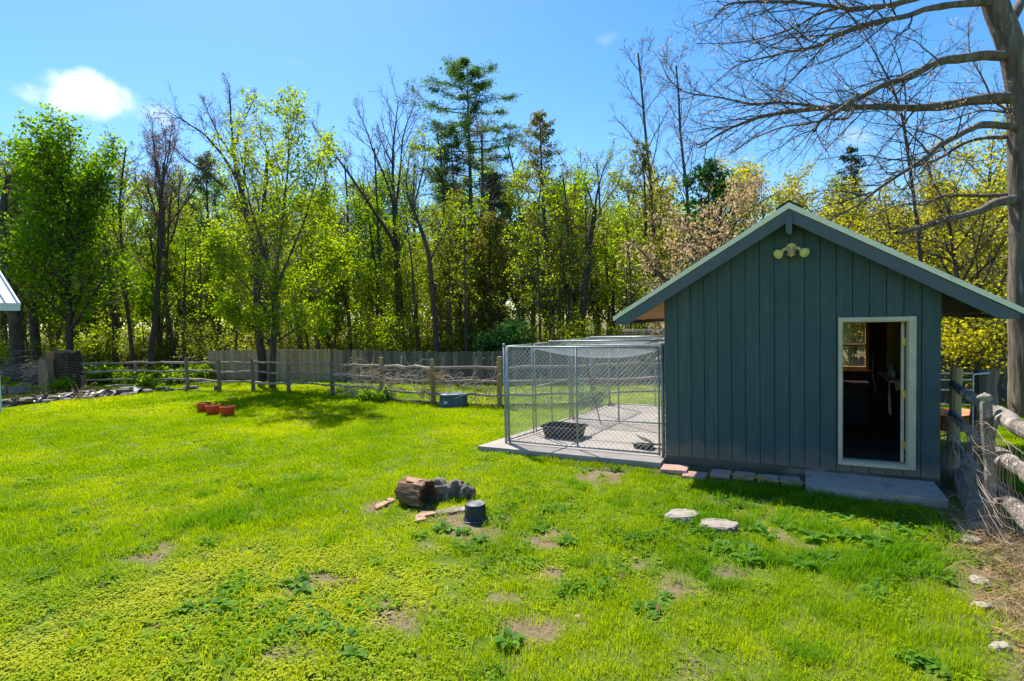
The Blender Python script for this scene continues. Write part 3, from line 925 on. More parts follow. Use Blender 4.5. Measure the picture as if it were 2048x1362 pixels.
# ------------------------------------------------------------------ pots, tub, log, bucket, stones on the lawn
POTP = [(.13, 0), (.155, .03), (.175, .14), (.182, .25), (.186, .275), (.172, .278), (.168, .25), (.160, .22)]
for k, (px, py, lab) in enumerate(((403, 826, 'orange-red bowl planter farthest back of the three on the lawn'), (421, 831, 'orange-red bowl planter in the middle of the three on the lawn'), (450, 834, 'orange-red bowl planter set a little apart from the other two'))):
    p = G(px, py)
    e = empty('planter', (p.x, p.y + .15, Hs(p.x, p.y) - .01), lab, 'planter', 'orange planters on the lawn')
    pt = MB().lathe(POTP, 28).build('pot', 'terracotta', e, smooth=True)
    MB().lathe([(.182, .252), (.196, .256), (.196, .282), (.178, .284)], 28).build('rim', 'terracotta', pt, smooth=True)
    MB().lathe([(.163, .225), (.08, .235), (.001, .238)], 20).build('soil', 'pot_soil', e)
p = G(905, 817)
e = empty('upturned_tub', (p.x, p.y + .3, -.01), 'dark teal plastic tub upside down at the rail fence', 'tub', rz=.1)
oct_ = lambda hx, hy, c, z: [(hx, -hy + c, z), (hx, hy - c, z), (hx - c, hy, z), (-hx + c, hy, z), (-hx, hy - c, z), (-hx, -hy + c, z), (-hx + c, -hy, z), (hx - c, -hy, z)]
loft([oct_(.42, .33, .14, 0), oct_(.41, .32, .13, .06), oct_(.38, .30, .12, .36), oct_(.36, .28, .11, .385)]).build('tub_body', 'tub_teal', e, bevel=.006)
loft([oct_(.37, .29, .115, .372), oct_(.37, .29, .115, .392), oct_(.33, .25, .1, .398)], True, True).build('tub_base', 'tub_top', e)
MB().box((-.26, -.323, .15), (-.17, -.318, .22), Matrix.Translation((0, -.008, 0))).build('sticker', 'sticker', e)
# bucket
p = G(950, 1046)
e = empty('bucket', (p.x, p.y + .12, -.005), 'black bucket standing upside down beside the rotten log', 'bucket', rz=.3)
MB().lathe([(.150, 0), (.152, .028), (.140, .032), (.136, .05), (.124, .195), (.118, .206)], 28).build('bucket_wall', 'bucket_side', e, smooth=True)
MB().lathe([(.119, .204), (.110, .210), (.106, .200), (.07, .200), (.066, .205), (.03, .205), (.001, .203)], 28).build('bucket_base', 'bucket_base', e, smooth=True)
h_ = []
for k in range(13):
    a = math.pi * k / 12; h_.append((.165 * math.cos(a), -.155 * abs(math.sin(a)) - .02, .012 + .015 * math.sin(a)))
MB().tube(h_, .004, 6).build('handle', 'galv', e, smooth=True)


def rock(name, loc, sx, sy, sz, mat, seed, rz=0.0, flat=0.0, sub=3, rough=.35):
    import bmesh
    bm = bmesh.new(); bmesh.ops.create_icosphere(bm, subdivisions=sub, radius=1)
    for v in bm.verts:
        q = v.co.copy()
        k = 1 + rough * mnoise.noise(q * 1.3 + Vector((seed * 7.1, seed * 3.3, 0))) + rough * .4 * mnoise.noise(q * 3.1 + Vector((seed, 0, seed * 5))) + rough * .22 * mnoise.noise(q * 7.3 + Vector((0, seed, seed * 2)))
        q *= k
        if flat: q.z = max(-.8, min(flat, q.z)) + .06 * mnoise.noise(q * 2.5 + Vector((seed, 1, 2)))
        v.co = Vector((q.x * sx, q.y * sy, q.z * sz))
    me = bpy.data.meshes.new(name); bm.to_mesh(me); bm.free()
    me.polygons.foreach_set('use_smooth', [flat == 0] * len(me.polygons))
    me.materials.append(MATS[mat])
    return link(name, me, None, loc, (0, 0, rz))


# hollow rotten log: ragged tube lying on its side, open end towards the bucket
p = G(826, 1018)
log = empty('rotten_log', (p.x, p.y + .22, 0), 'short rotten log section with a hollow dark end', 'log', rz=R(-32))
nS, nL = 28, 12
vs, fs = [], []
for shell in (0, 1):
    for i in range(nL):
        t = i / (nL - 1)
        for k in range(nS):
            a = 2 * math.pi * k / nS
            rr = (.165 + .02 * t) * (1 + .16 * mnoise.noise((math.cos(a) * 1.6, math.sin(a) * 1.6, t * 1.2)) + .07 * mnoise.noise((math.cos(a) * 6, math.sin(a) * 6, t * 2.5)))
            if shell: rr -= .05 + .02 * mnoise.noise((a * 2, t * 3, 4))
            x = (t - .5) * (.42 + .10 * mnoise.noise((math.cos(a) * 3, math.sin(a) * 3, 9)))
            z = max(rr * math.sin(a) + .15, -.02)
            vs.append((x, rr * math.cos(a), z))
    o0 = shell * nL * nS
    for i in range(nL - 1):
        for k in range(nS):
            q = (o0 + i * nS + k, o0 + i * nS + (k + 1) % nS, o0 + (i + 1) * nS + (k + 1) % nS, o0 + (i + 1) * nS + k)
            fs.append(q if shell else q[::-1])
end_f, bark_f = [], fs
for i in (0, nL - 1):
    for k in range(nS):
        a0, a1 = i * nS + k, i * nS + (k + 1) % nS
        end_f.append((a0, a1, a1 + nL * nS, a0 + nL * nS))
half = len(bark_f) // 2
MB().add(vs, bark_f[:half]).build('bark', 'log_bark', log)
MB().add(vs, bark_f[half:] + end_f).build('hollow', 'log_end', log)
for k in range(9):
    a = random.uniform(.2, 2.6)
    rr = .185
    c_ = Vector((random.uniform(-.2, .2), rr * math.cos(a), rr * math.sin(a) + .15))
    MB().box((-random.uniform(.05, .14), -.018, -.008), (random.uniform(.05, .14), .018, .010), Matrix.Translation(c_) @ Matrix.Rotation(a - math.pi / 2, 4, 'X'), jit=.008).build('bark_strip', 'chip_wood', log)
# wood debris
for k, (px, py, L_, rz, lab) in enumerate(((765, 1012, .20, .9, 'splintered piece of wood off the far end of the rotten log'), (852, 1033, .22, .3, 'flat sliver of rotten wood in front of the log'), (842, 1042, .11, .1, 'small wood chip on the grass in front of the log'), (782, 1003, .10, 1.3, 'small wood chip behind the splintered wood'))):
    p = G(px, py)
    o = MB().add([(-L_ * .7, -.05, 0), (-L_ * .3, -.075, .0), (L_ * .7, -.03, 0), (L_ * .5, .055, 0), (-L_ * .2, .085, 0), (-L_ * .6, .03, 0),
                  (-L_ * .66, -.04, .02), (-L_ * .28, -.065, .035), (L_ * .6, -.02, .015), (L_ * .45, .045, .02), (-L_ * .2, .07, .04), (-L_ * .55, .02, .03)],
                 [(5, 4, 3, 2, 1, 0), (6, 7, 8, 9, 10, 11)] + [(i, (i + 1) % 6, (i + 1) % 6 + 6, i + 6) for i in range(6)]).build('wood_chip', 'chip_wood', None, loc=(p.x, p.y, .01), rot=(.1, -.1, rz))
    tag(o, lab, 'wood chip')
p = G(893, 1003); tag(rock('boulder', (p.x, p.y + .16, .06), .22, .17, .19, 'rock_grey', 2, .3, 0, 4, .62), 'dark grey boulder right behind the upturned bucket', 'rock')
p = G(922, 1000); tag(rock('boulder', (p.x + .05, p.y + .1, .05), .13, .12, .14, 'rock_grey', 5, 0, 0, 4, .6), 'smaller grey rock leaning on the dark boulder', 'rock')
p = G(905, 1022); tag(rock('flat_stone', (p.x, p.y, .0), .2, .12, .05, 'rock_grey', 9, .3, .5), 'flat grey stone between boulder and bucket', 'rock')
p = G(1372, 1047); tag(rock('flat_stone', (p.x, p.y + .13, .03), .185, .16, .095, 'rock_pale', 4, .15, .55, 4, .25), 'rounded pale flat stone on the lawn before the shed', 'rock')
p = G(1447, 1066); tag(rock('flat_stone', (p.x, p.y + .12, .03), .20, .15, .10, 'rock_pale', 11, -.45, .45, 4, .3), 'angular pale flat stone with a straight broken edge', 'rock')
for px, py, s_, lab in ((1945, 1085, .15, 'round tan stone at the foot of the old fence'), (1958, 1168, .13, 'pale oval stone half sunk beside dead grass'), (1925, 1062, .13, 'flat grey stone in the shed shadow by the fence'), (1965, 1218, .10, 'small brown stone among dead leaves by the fence'), (2000, 1300, .09, 'low stone by the fence farthest from the shed')):
    p = G(px, py); tag(rock('stone', (p.x, p.y, .02), s_ * .8, s_ * .6, s_ * .42, 'rock_pale', px, random.random(), .6, 3, .25), lab, 'rock')
for (px, py) in ((1640, 1010), (1715, 1215), (1625, 1118), (1560, 1210)):
    pass

# ------------------------------------------------------------------ rail fences
def rough_bar(p0, p1, r0, r1, seed, nseg=7, sides=7, bend=.03, squash=1.0, knob=.14):
    p0, p1 = Vector(p0), Vector(p1)
    pts, rad = [], []
    rnd = random.Random(seed)
    for i in range(nseg):
        t = i / (nseg - 1)
        q = p0.lerp(p1, t)
        q += Vector((rnd.uniform(-1, 1), rnd.uniform(-1, 1), rnd.uniform(-1, 1))) * bend * math.sin(math.pi * t)
        pts.append(q); rad.append((r0 + (r1 - r0) * t) * rnd.uniform(1 - knob, 1 + knob))
    mb = MB().tube(pts, rad, sides)
    return mb


def rail_fence(label, posts, heights, rails, rail_r=.045, post_r=.075, mats=None, name='rail_fence', skip=()):
    f = empty(name, (posts[0][0], posts[0][1], 0), label, 'fence')
    o = Vector((posts[0][0], posts[0][1], 0))
    for k, (x, y) in enumerate(posts):
        h = heights[k]
        zg = Hs(x, y)
        lean = Vector((random.uniform(-.03, .03), random.uniform(-.03, .03), 0))
        b0 = Vector((x, y, zg - .1)) - o
        mb = rough_bar(b0, b0 + Vector((0, 0, h + .1)) + lean, post_r, post_r * .9, 50 + k, 5, 8, .01, 1, .07)
        mb.build('post', (mats[k] if mats else 'post_wood'), f)
    for k in range(len(posts) - 1):
        if k in skip: continue
        a, b_ = Vector((*posts[k], 0)) - o, Vector((*posts[k + 1], 0)) - o
        d = (b_ - a).normalized()
        for j, z in enumerate(rails):
            z0 = z + random.uniform(-.04, .04); z1 = z + random.uniform(-.04, .04)
            rough_bar(a - d * .12 + Vector((0, 0, z0)), b_ + d * .12 + Vector((0, 0, z1)), rail_r * random.uniform(.8, 1.1), rail_r * random.uniform(.7, 1.05), k * 7 + j, 7, 7, .035).build('rail', 'rail_wood', f)
    return f


main_posts = [(-10.94, 21.0), (-9.55, 20.72), (-8.02, 20.1), (-6.04, 18.8), (-4.15, 17.75), (-2.34, 16.5), (-.39, 15.7), (2.2, 15.75), (4.9, 16.3), (7.6, 16.9)]
rail_fence('weathered split-rail fence crossing the back of the lawn', main_posts, [1.2, 1.2, 1.18, 1.3, 1.34, 1.34, 1.4, 1.3, 1.3, 1.3], (.34, .70, 1.07), mats=['post_wood'] * 4 + ['post_new', 'post_new', 'post_new', 'post_wood', 'post_wood', 'post_wood'])
left_posts = [(-18.05, 22.3), (-15.0, 22.45), (-12.45, 21.55), (-10.94, 21.0)]
rail_fence('weathered split-rail fence running from the big stump post along the rocks', left_posts[:3] + [(-11.1, 21.05)], [1.2, 1.08, 1.25, .2], (.40, .72, 1.02))
# short stub post and low wooden edging by the stump
# boards lying under the main fence
for k in (4, 5, 6):
    a, b_ = Vector((*main_posts[k], 0)), Vector((*main_posts[k + 1], 0))
    o = rough_bar(Vector((0, 0, 0)), b_ - a, .055, .05, 90 + k, 6, 6, .02).build('ground_rail', 'post_wood', None, loc=(a.x, a.y, .04))
    tag(o, ['fallen rail on the grass beneath the vine-covered fence bay', 'fallen rail on the grass beside the teal tub', 'fallen rail on the grass behind the kennel'][k - 4], 'rail')

# big stump post with wire, thick grey post, left of the fence
p = G(124, 783)
e = empty('stump_post', (p.x, p.y + .3, 0), 'massive dark tree stump standing at the fence end', 'stump')
vs, fs = [], []
NS = 40
for i, (z, r) in enumerate(((-.1, .62), (.1, .56), (.5, .50), (1.0, .47), (1.3, .46), (1.55, .44))):
    for k in range(NS):
        a = 2 * math.pi * k / NS
        rr = r * (1 + .16 * mnoise.noise((math.cos(a) * 2, math.sin(a) * 2, z)) + .13 * mnoise.noise((math.cos(a) * 6, math.sin(a) * 6, z * .5)))
        vs.append((rr * math.cos(a), rr * math.sin(a), z + (.22 * mnoise.noise((math.cos(a) * 2, math.sin(a) * 2, 5)) if i == 5 else 0)))
for i in range(5):
    for k in range(NS):
        fs.append((i * NS + k, i * NS + (k + 1) % NS, (i + 1) * NS + (k + 1) % NS, (i + 1) * NS + k))
MB().add(vs, fs).build('trunk', 'bark_brown', e)
MB().add(vs[-NS:] + [(0, 0, 1.5)], [(k, (k + 1) % NS, NS) for k in range(NS)]).build('cut_top', 'stump_wood', e)
MB().box((-.46, -.40, 1.12), (-.18, -.36, 1.58), Matrix.Rotation(.1, 4, 'Z'), jit=.03).build('torn_bark', 'stump_wood', e)
wires = []
for z in np.arange(.25, 1.2, .11):
    a = np.linspace(-2.8, .4, 14)
    wires.append((np.stack([.53 * np.cos(a), .53 * np.sin(a), z + .03 * np.sin(a * 5)], 1), np.full(14, .006)))
V, Qd = tubes_np(wires, 4)
link('wire_wrap', mesh_np('wire_wrap', V, Qd, mat='stick'), e)
p = G(92, 787)
e = empty('gate_post', (p.x, p.y + .1, 0), 'thick grey-brown post beside the massive stump', 'post')
rb = [(.30, .22, -.1), (.27, .2, .1), (.24, .19, .4), (.22, .18, .7), (.215, .17, 1.0), (.20, .165, 1.2), (.17, .14, 1.26)]
sh_ = loft([rrect(a_, c_, .10, z_, 6) for a_, c_, z_ in rb], False, True)
sh_.v = [(x + .05 * mnoise.noise((x * 7, y * 7, z * 2)) - .05 * z, y + .04 * mnoise.noise((x * 7 + 9, y * 7, z * 2)), z + .03 * mnoise.noise((x * 9, y * 9, 3))) for x, y, z in sh_.v]
sh_.build('shaft', 'post_wood', e)
MB().box((-.21, -.11, 1.268), (.09, .11, 1.285), jit=.015).build('weathered_cap', 'stump_wood', e)
p = G(166, 782)
tag(rough_bar((0, 0, -.1), (.02, 0, .62), .075, .07, 3, 5, 8, .01).build('stub_post', 'post_wood', None, loc=(p.x, p.y, 0)), 'short stub post under the rails beside the stump', 'post')
p = G(14, 793)
tag(rough_bar((0, 0, -.1), (-.03, 0, .55), .05, .045, 8, 5, 8, .01).build('stub_post', 'post_wood', None, loc=(p.x, p.y, 0)), 'thin dark stake near the white building', 'post')
a, b_ = G(-40, 796), G(84, 786)
tag(rough_bar((0, 0, 0), b_ - a, .06, .055, 12, 6, 7, .02).build('ground_log', 'post_wood', None, loc=(a.x, a.y, .06)), 'dark log on the grass between stake and grey post', 'log')
# flat boulders behind it and brush pile
for k, (px, py, sx, sz, lab) in enumerate(((30, 782, .62, .16, 'long flat boulder by the white building'), (22, 790, .5, .13, 'low pale boulder behind the dark stake'), (62, 781, .5, .24, 'broad boulder left of the grey post'), (80, 785, .28, .22, 'rounded boulder touching the grey post'), (66, 766, .5, .22, 'arched grey stone slab below the brush pile'), (76, 757, .3, .15, 'small pale stone on top of the slabs'), (60, 772, .4, .14, 'tilted stone slab under the arched slab'))):
    p = G(px, max(py, 776))
    zz = .05 if py > 776 else (776 - py) * .022 + .1
    tag(rock('boulder', (p.x, p.y + .2, zz), sx, .4, sz, 'rock_grey', 30 + k, 0, .6), lab, 'rock')
br = []
rr_ = np.random.default_rng(5)
pc = G(40, 772)
for k in range(330):
    c_ = np.array([pc.x + rr_.normal() * 1.15, pc.y + 1.2 + rr_.normal() * .6, .35 + abs(rr_.normal()) * .33])
    a = rr_.uniform(0, 2 * math.pi); L_ = rr_.uniform(.25, .9); dz = rr_.normal() * .25
    d = np.array([math.cos(a), math.sin(a) * .5, dz])
    br.append((np.array([c_ - d * L_, c_ + rr_.normal(size=3) * .05, c_ + d * L_]), np.array([.014, .011, .004])))
V, Qd = tubes_np(br, 4)
V[:, 2] = np.maximum(V[:, 2], .01)
tag(link('brush_pile', mesh_np('brush_pile', V, Qd, mat='stick')), 'heap of grey cut branches behind the boulders', 'brush pile')

# rocks with black pond liner along the edge of the lawn
edge = [(-60, 826), (0, 817), (60, 810), (110, 805), (160, 799), (210, 795), (260, 790), (310, 787), (365, 783)]
ex = np.array([q[0] for q in edge], float); ey = np.array([q[1] for q in edge], float)
vs, fs = [], []
NLn = 70
for i in range(NLn):
    px = -60 + i * (330 / (NLn - 1)); py = float(np.interp(px, ex, ey))
    q = G(px, py)
    for j in range(7):
        w_ = j / 6
        hgt = .05 + .20 * math.sin(math.pi * min(1, w_ * 1.1)) * (.6 + .9 * abs(mnoise.noise((i * .23, j * .6, 2)))) + .10 * mnoise.noise((i * .55, j * 1.1, 7))
        vs.append((q.x - .45 * w_ * .3, q.y + .1 + .75 * w_, max(.012, hgt)))
for i in range(NLn - 1):
    for j in range(6):
        fs.append((i * 7 + j, (i + 1) * 7 + j, (i + 1) * 7 + j + 1, i * 7 + j + 1))
tag(MB().add(vs, fs).build('pond_liner', 'liner', None), 'crumpled black plastic liner along the lawn edge', 'plastic sheet')
rr2 = random.Random(4)
for k in range(30):
    px = -30 + k * 13.6 + rr2.uniform(-5, 5); py = float(np.interp(px, ex, ey)) + rr2.uniform(-4, 1)
    q = G(px, py)
    big = rr2.uniform(.6, 1.25)
    front = k % 3 == 0
    o = rock('edging_rock', (q.x, q.y + (.02 if front else .45), .05 if front or px > 250 else .16), .24 * big, .18 * big, .10 * big, 'rock_pale' if front and px < 240 else 'rock_grey', 70 + k, rr2.uniform(-.4, .4), .6, 2)
    tag(o, 'flat edging rock on the black liner along the lawn edge' if px < 250 else 'dark edging rock in the row that ends at the corner post', 'rock', 'edging rocks on the liner' if px < 250 else 'edging rocks by the corner post')
for k in range(14):
    px = 222 + k * 18 + rr2.uniform(-5, 5); py = 774 - k * .55
    q = G(px, py)
    tag(rock('pale_rock', (q.x, q.y, .03), rr2.uniform(.18, .34), .16, rr2.uniform(.06, .13), 'rock_pale', 130 + k, rr2.uniform(-.4, .4), .6, 2), 'pale rock in the row behind the rail fence', 'rock', 'pale rocks beyond the rail fence')
# dead stalks and leaf litter on the liner
lt = []
for k in range(3):
    pass

# ------------------------------------------------------------------ stockade fence, board by board
def stockade(label, line, h, mats, bw=.14, name='stockade_fence'):
    o = Vector((line[0][0], line[0][1], 0))
    f = empty(name, o, label, 'fence')
    protos = {}
    for mn in set(mats):
        lst = []
        for v in range(3):
            tp = [.0, .02, -.015][v]
            mb = MB().prism([(-bw / 2 + .004, 0), (bw / 2 - .004, 0), (bw / 2 - .004, h - .04), (bw / 2 - .04, h + tp), (-bw / 2 + .04, h + tp), (-bw / 2 + .004, h - .04)], -.011, .011)
            lst.append(mb.mesh('board', mn))
        protos[mn] = lst
    rn = random.Random(9)
    tot = sum((Vector(b) - Vector(a)).length for a, b in zip(line[:-1], line[1:]))
    run = 0
    for a, b in zip(line[:-1], line[1:]):
        a, b = Vector(a), Vector(b); L_ = (b - a).length; n = int(L_ / bw); ang = math.atan2(b.y - a.y, b.x - a.x)
        for i in range(n):
            q = a.lerp(b, (i + .5) / n)
            fr_ = (run + i * bw) / tot
            mn = mats[min(len(mats) - 1, int(fr_ * len(mats) + rn.uniform(-.35, .35)))] if fr_ > .02 else mats[0]
            ob = link('board', rn.choice(protos[mn]), f, (q.x - o.x, q.y - o.y, -.02 + rn.uniform(-.02, .02) + .06 * math.sin(fr_ * 9)), (rn.uniform(-.02, .02), rn.uniform(-.02, .02), ang + rn.uniform(-.03, .03)))
        run += L_
        for z in (.3, h - .35):
            d = (b - a).normalized(); nrm = Vector((-d.y, d.x))
            aa = a + nrm * .045 - Vector((o.x, o.y)); bb = b + nrm * .045 - Vector((o.x, o.y))
            MB().tube([(aa.x, aa.y, z), (bb.x, bb.y, z)], .035, 4).build('backing_rail', mats[0], f)
    return f


stockade('weathered grey and tan board fence standing in front of the woods', STK, 1.34, ['stockade_tan', 'stockade_tan', 'stockade_grey', 'stockade_grey', 'stockade_grey', 'stockade_grey'])
stockade('dark boards standing in for background shade beyond the old rail fence and oak', [(9.2, 15.2), (12.4, 14.4), (17, 14.0)], 1.25, ['shade_boards'])  # added boards, coloured dark in place of the shaded background

# ------------------------------------------------------------------ dried vines on the fence
def vine(label, p0, p1, seed, nst, top, mat='vine_dry', lmax=1.0):
    rg = np.random.default_rng(seed)
    p0, p1 = np.array(p0, float), np.array(p1, float)
    paths = []
    for k in range(nst):
        t = rg.random()
        p = np.array([*(p0 + (p1 - p0) * t), rg.uniform(.0, top * .8)])
        d = np.array([rg.normal() * .9, rg.normal() * .35, abs(rg.normal()) * .8 + .1]); d /= np.linalg.norm(d)
        L_ = rg.uniform(.25, lmax); pts = [p]
        for i in range(7):
            d = d + np.array([rg.normal() * .25, rg.normal() * .18, rg.normal() * .2 - .13]); d /= np.linalg.norm(d)
            p = p + d * L_ / 6; pts.append(np.array([p[0], p[1], max(.02, p[2])]))
        paths.append((np.array(pts), np.linspace(.0085, .003, 8) * rg.uniform(.7, 1.4)))
    V, Qd = tubes_np(paths, 4)
    c_ = np.array([p0[0], p0[1], 0])
    return tag(link('dried_vine', mesh_np('dried_vine', V - c_, Qd, mat=mat), None, tuple(c_)), label, 'vine')


mp = main_posts
vine('dried pale vines tangled on the bay before the first tan post', (mp[3][0] + .5, mp[3][1] - .35), mp[4], 1, 110, 1.1)
vine('dried pale vines spilling between the two tan posts', mp[4], mp[5], 2, 120, 1.0)
vine('brown dead stems bunched round the post beside the teal tub', (mp[5][0] - .1, mp[5][1] - .1), (mp[5][0] + .1, mp[5][1]), 3, 70, 1.35, 'straw', .45)
vine('dried pale vines arching over the rails behind the teal tub', (mp[5][0] + .2, mp[5][1]), (mp[6][0] - .1, mp[6][1]), 4, 110, .95)
vine('dried stems on the rails behind the kennel', (mp[6][0] + .3, mp[6][1]), mp[7], 5, 60, .9)
vine('dry stalks sprawled over the black liner', G(150, 801)[:2], G(185, 799)[:2], 6, 26, .25, 'straw', .9)

# ------------------------------------------------------------------ old fence with wire beside the shed
of = empty('wire_rail_fence', (6.6, 8.44, 0), 'lichen-covered old rail fence with rusty chicken wire beside the shed', 'fence')
P1, P2, P3 = Vector((6.6, 8.44, 0)), Vector((5.1, 5.95, 0)), Vector((3.95, 3.55, 0))
oo = Vector((6.6, 8.44, 0))
for k, (p, top, lean, r_) in enumerate(((P1, 1.58, (.14, .1, 0), .085), (P2, 1.46, (-.05, .05, 0), .058), (P3, 1.5, (0, 0, 0), .075))):
    mb = rough_bar(p - oo + Vector((0, 0, -.1)), p - oo + Vector(lean) + Vector((0, 0, top)), r_, r_ * .92, 200 + k, 8, 10, .015, 1, .06)
    mb.build('post', 'old_post' if k == 0 else 'old_rail', of)


def old_rail(a, b_, r0, r1, seed):
    import bmesh
    mb = rough_bar(a, b_, r0, r1, seed, 16, 12, .03, 1, .10)
    o_ = mb.build('rail', 'old_rail', of)
    for v in o_.data.vertices:
        q = v.co
        v.co = q + Vector((mnoise.noise(q * 9), mnoise.noise(q * 9 + Vector((5, 0, 0))), mnoise.noise(q * 11 + Vector((0, 7, 0))))) * .018
    return o_


for j, (za, zb, zc) in enumerate(((1.34, 1.30, 1.12), (.88, .86, .80), (.44, .42, .48))):
    pa, pb, pc_ = P1 - oo, P2 - oo, P3 - oo
    da = (pb - pa).normalized(); db = (pc_ - pb).normalized()
    old_rail(pa - da * .14 + Vector((.02, 0, za)), pb + da * .20 + Vector((.05, 0, zb)), .055, .06, 300 + j)
    old_rail(pb - db * .16 + Vector((.10, .02, zb + .03)), pc_ + db * .2 + Vector((.10, 0, zc)), .075, .085, 310 + j)
lump = rock('lichen_lump', (0, 0, 0), .055, .055, .06, 'lichen', 77, 0, 0, 3, .5)
lump.location = P2 - oo + Vector((-.05, .06, 1.50)); lump.parent = of
# chicken wire, hexagonal cells
hexp = []
rgw = np.random.default_rng(12)
cw, chh = .075, .075


def wire_pt(u, v):
    t = u / 6.0
    if u < 2.9:
        q = P1 - oo + (P2 - P1) * (u / 2.9)
    else:
        q = P2 - oo + (P3 - P2) * ((u - 2.9) / 2.66)
    nrm = Vector((-.86, .5, 0))
    w_ = .10 + .07 * mnoise.noise((u * 1.3, v * 1.5, 1)) + .03 * mnoise.noise((u * 5, v * 5, 4)) + .10 * max(0, .35 - v)
    s_ = .06 * mnoise.noise((u * .9, v * 1.1, 8))
    return (q.x + nrm.x * w_, q.y + nrm.y * w_, max(.02, v + s_ - .10 * math.sin(u * 1.1 + .6) * (v > .8)))


nu = int(5.4 / cw); nv = int(1.12 / chh)
for i in range(nu):
    for j in range(nv):
        u = i * cw + (cw / 2 if j % 2 else 0); v = .05 + j * chh
        if rgw.random() < .05: continue
        a = wire_pt(u, v); b_ = wire_pt(u, v + chh * .45); c_ = wire_pt(u + cw / 2, v + chh); d_ = wire_pt(u - cw / 2 + .0001 if u > cw else u, v + chh)
        hexp += [(np.array([a, b_]), np.array([.0024, .0024])), (np.array([b_, c_]), np.array([.0019, .0019])), (np.array([b_, d_]), np.array([.0019, .0019]))]
V, Qd = tubes_np(hexp, 3)
link('chicken_wire', mesh_np('chicken_wire', V, Qd, mat='rust_wire'), of)
lw = []
for k in range(16):
    u = np.linspace(rgw.uniform(1.2, 2.4), rgw.uniform(3.2, 5), 14); v0 = rgw.uniform(.3, 1.25)
    lw.append((np.array([Vector(wire_pt(a, v0 + .12 * math.sin(a * 3 + k))) + Vector((-.03, 0, 0)) for a in u]), np.full(14, .0018)))
V, Qd = tubes_np(lw, 4)
link('loose_wire', mesh_np('loose_wire', V, Qd, mat='rust_wire'), of)
# timber on the ground along the fence
a, b_ = Vector((6.45, 8.1, .05)), Vector((5.0, 6.0, .06))
tag(rough_bar((0, 0, 0), b_ - a, .11, .10, 401, 9, 8, .03).build('ground_timber', 'old_rail', None, loc=a), 'grey timber lying at the foot of the old wire fence', 'timber')
# white bent pipe, dark board, metal gate, wheelbarrow behind the old fence
q = G(1950, 1000); Q0 = at(1945, 850, 9.2)
tag(MB().tube([(0, 0, -.75), (0, 0, .60), (.005, 0, .63), (.03, 0, .645), (.27, 0, .66)], .014, 8).build('bent_pipe', 'white_pipe', None, smooth=True, loc=(Q0.x, Q0.y, .75)), 'thin white bent pipe standing behind the old fence', 'pipe')
Q0 = at(1965, 850, 9.6)
tag(rough_bar((0, 0, 0), (.06, 0, 1.42), .19, .17, 33, 6, 10, .02).build('dark_stump_post', 'post_wood', None, loc=(Q0.x, Q0.y, 0)), 'broad dark post behind the white bent pipe', 'post')
gt = empty('tube_gate', (7.6, 11.5, 0), 'galvanised tube gate between the shed and the leaning post', 'gate')
for z in (.25, .55, .85, 1.05, 1.18):
    MB().tube([(0, 0, z), (1.6, -.35, z)], .016, 8).build('bar', 'galv', gt)
for x in (0, .8, 1.6):
    MB().tube([(x, -.35 * x / 1.6, .12), (x, -.35 * x / 1.6, 1.2)], .018, 8).build('upright', 'galv', gt)
Q0 = at(1905, 850, 10.2)
wbw = empty('wheelbarrow', (Q0.x, Q0.y, 0), 'orange wheelbarrow behind the old wire fence', 'wheelbarrow', rz=.35)
loft([rrect(.30, .20, .06, .28), rrect(.52, .32, .1, .58), rrect(.545, .345, .1, .60), rrect(.50, .30, .1, .575), rrect(.29, .19, .06, .30)], True, True).build('tray', 'barrow_orange', wbw)
wheel = MB().lathe([(.05, -.03), (.15, -.035), (.18, -.03), (.19, 0), (.18, .03), (.15, .035), (.05, .03)], 20, Matrix.Translation((-.62, 0, .19)) @ Matrix.Rotation(math.pi / 2, 4, 'X')).build('wheel', 'dark_thing', wbw, smooth=True)
for s in (-1, 1):
    MB().tube([(-.62, s * .06, .19), (-.2, s * .18, .27), (.4, s * .22, .34), (1.0, s * .28, .52)], .018, 8).build('handle', 'post_new', wbw)
    MB().tube([(.25, s * .2, .30), (.3, s * .24, .0)], .015, 8).build('leg', 'galv', wbw)

# ------------------------------------------------------------------ white building at the far left
eb = at(25, 606, 16.5)
hb = empty('white_building', (eb.x, eb.y, 0), 'white metal-roofed building reaching in beside the brush pile', 'building', rz=-.42)
ez = eb.z
hb_r = MB()
# roof slope rises to the left, ribs down the slope; the building runs on towards the camera, out of frame
hb_r.add([(0, .2, ez), (0, -7, ez), (-4.2, -7, ez + 4.2), (-4.2, .2, ez + 4.2), (0, .2, ez - .08), (0, -7, ez - .08), (-4.2, -7, ez + 4.12), (-4.2, .2, ez + 4.12)], [(0, 3, 2, 1), (4, 5, 6, 7), (0, 4, 7, 3), (1, 5, 4, 0), (2, 6, 5, 1), (3, 7, 6, 2)])
ro = hb_r.build('roof', 'roof_white', hb)
for k in range(15):
    y = .15 - k * .30
    MB().box((-.02, -.02, .0), (5.92, .02, .028), Matrix.Translation((0, y, ez + .001)) @ Matrix.Rotation(math.pi, 4, 'Z') @ Matrix.Rotation(-math.pi / 4, 4, 'Y')).build('roof_rib', 'roof_white', ro)
MB().box((-.19, -6.98, ez - .22), (-.01, .19, ez - .085)).build('fascia', 'roof_white', hb)
MB().box((-4.2, -6.8, 0), (-.8, -.1, ez - .1)).build('wall', 'house_wall', hb)
MB().prism([(-4.2, ez - .1), (-.8, ez - .1), (-.8, ez + .6), (-4.2, ez + 4.05)], -6.8, -.1).build('gable_wall', 'house_wall', hb)
MB().box((-.86, -.20, 0), (-.74, -.06, ez - .1)).build('corner_board', 'roof_white', hb, bevel=.005)

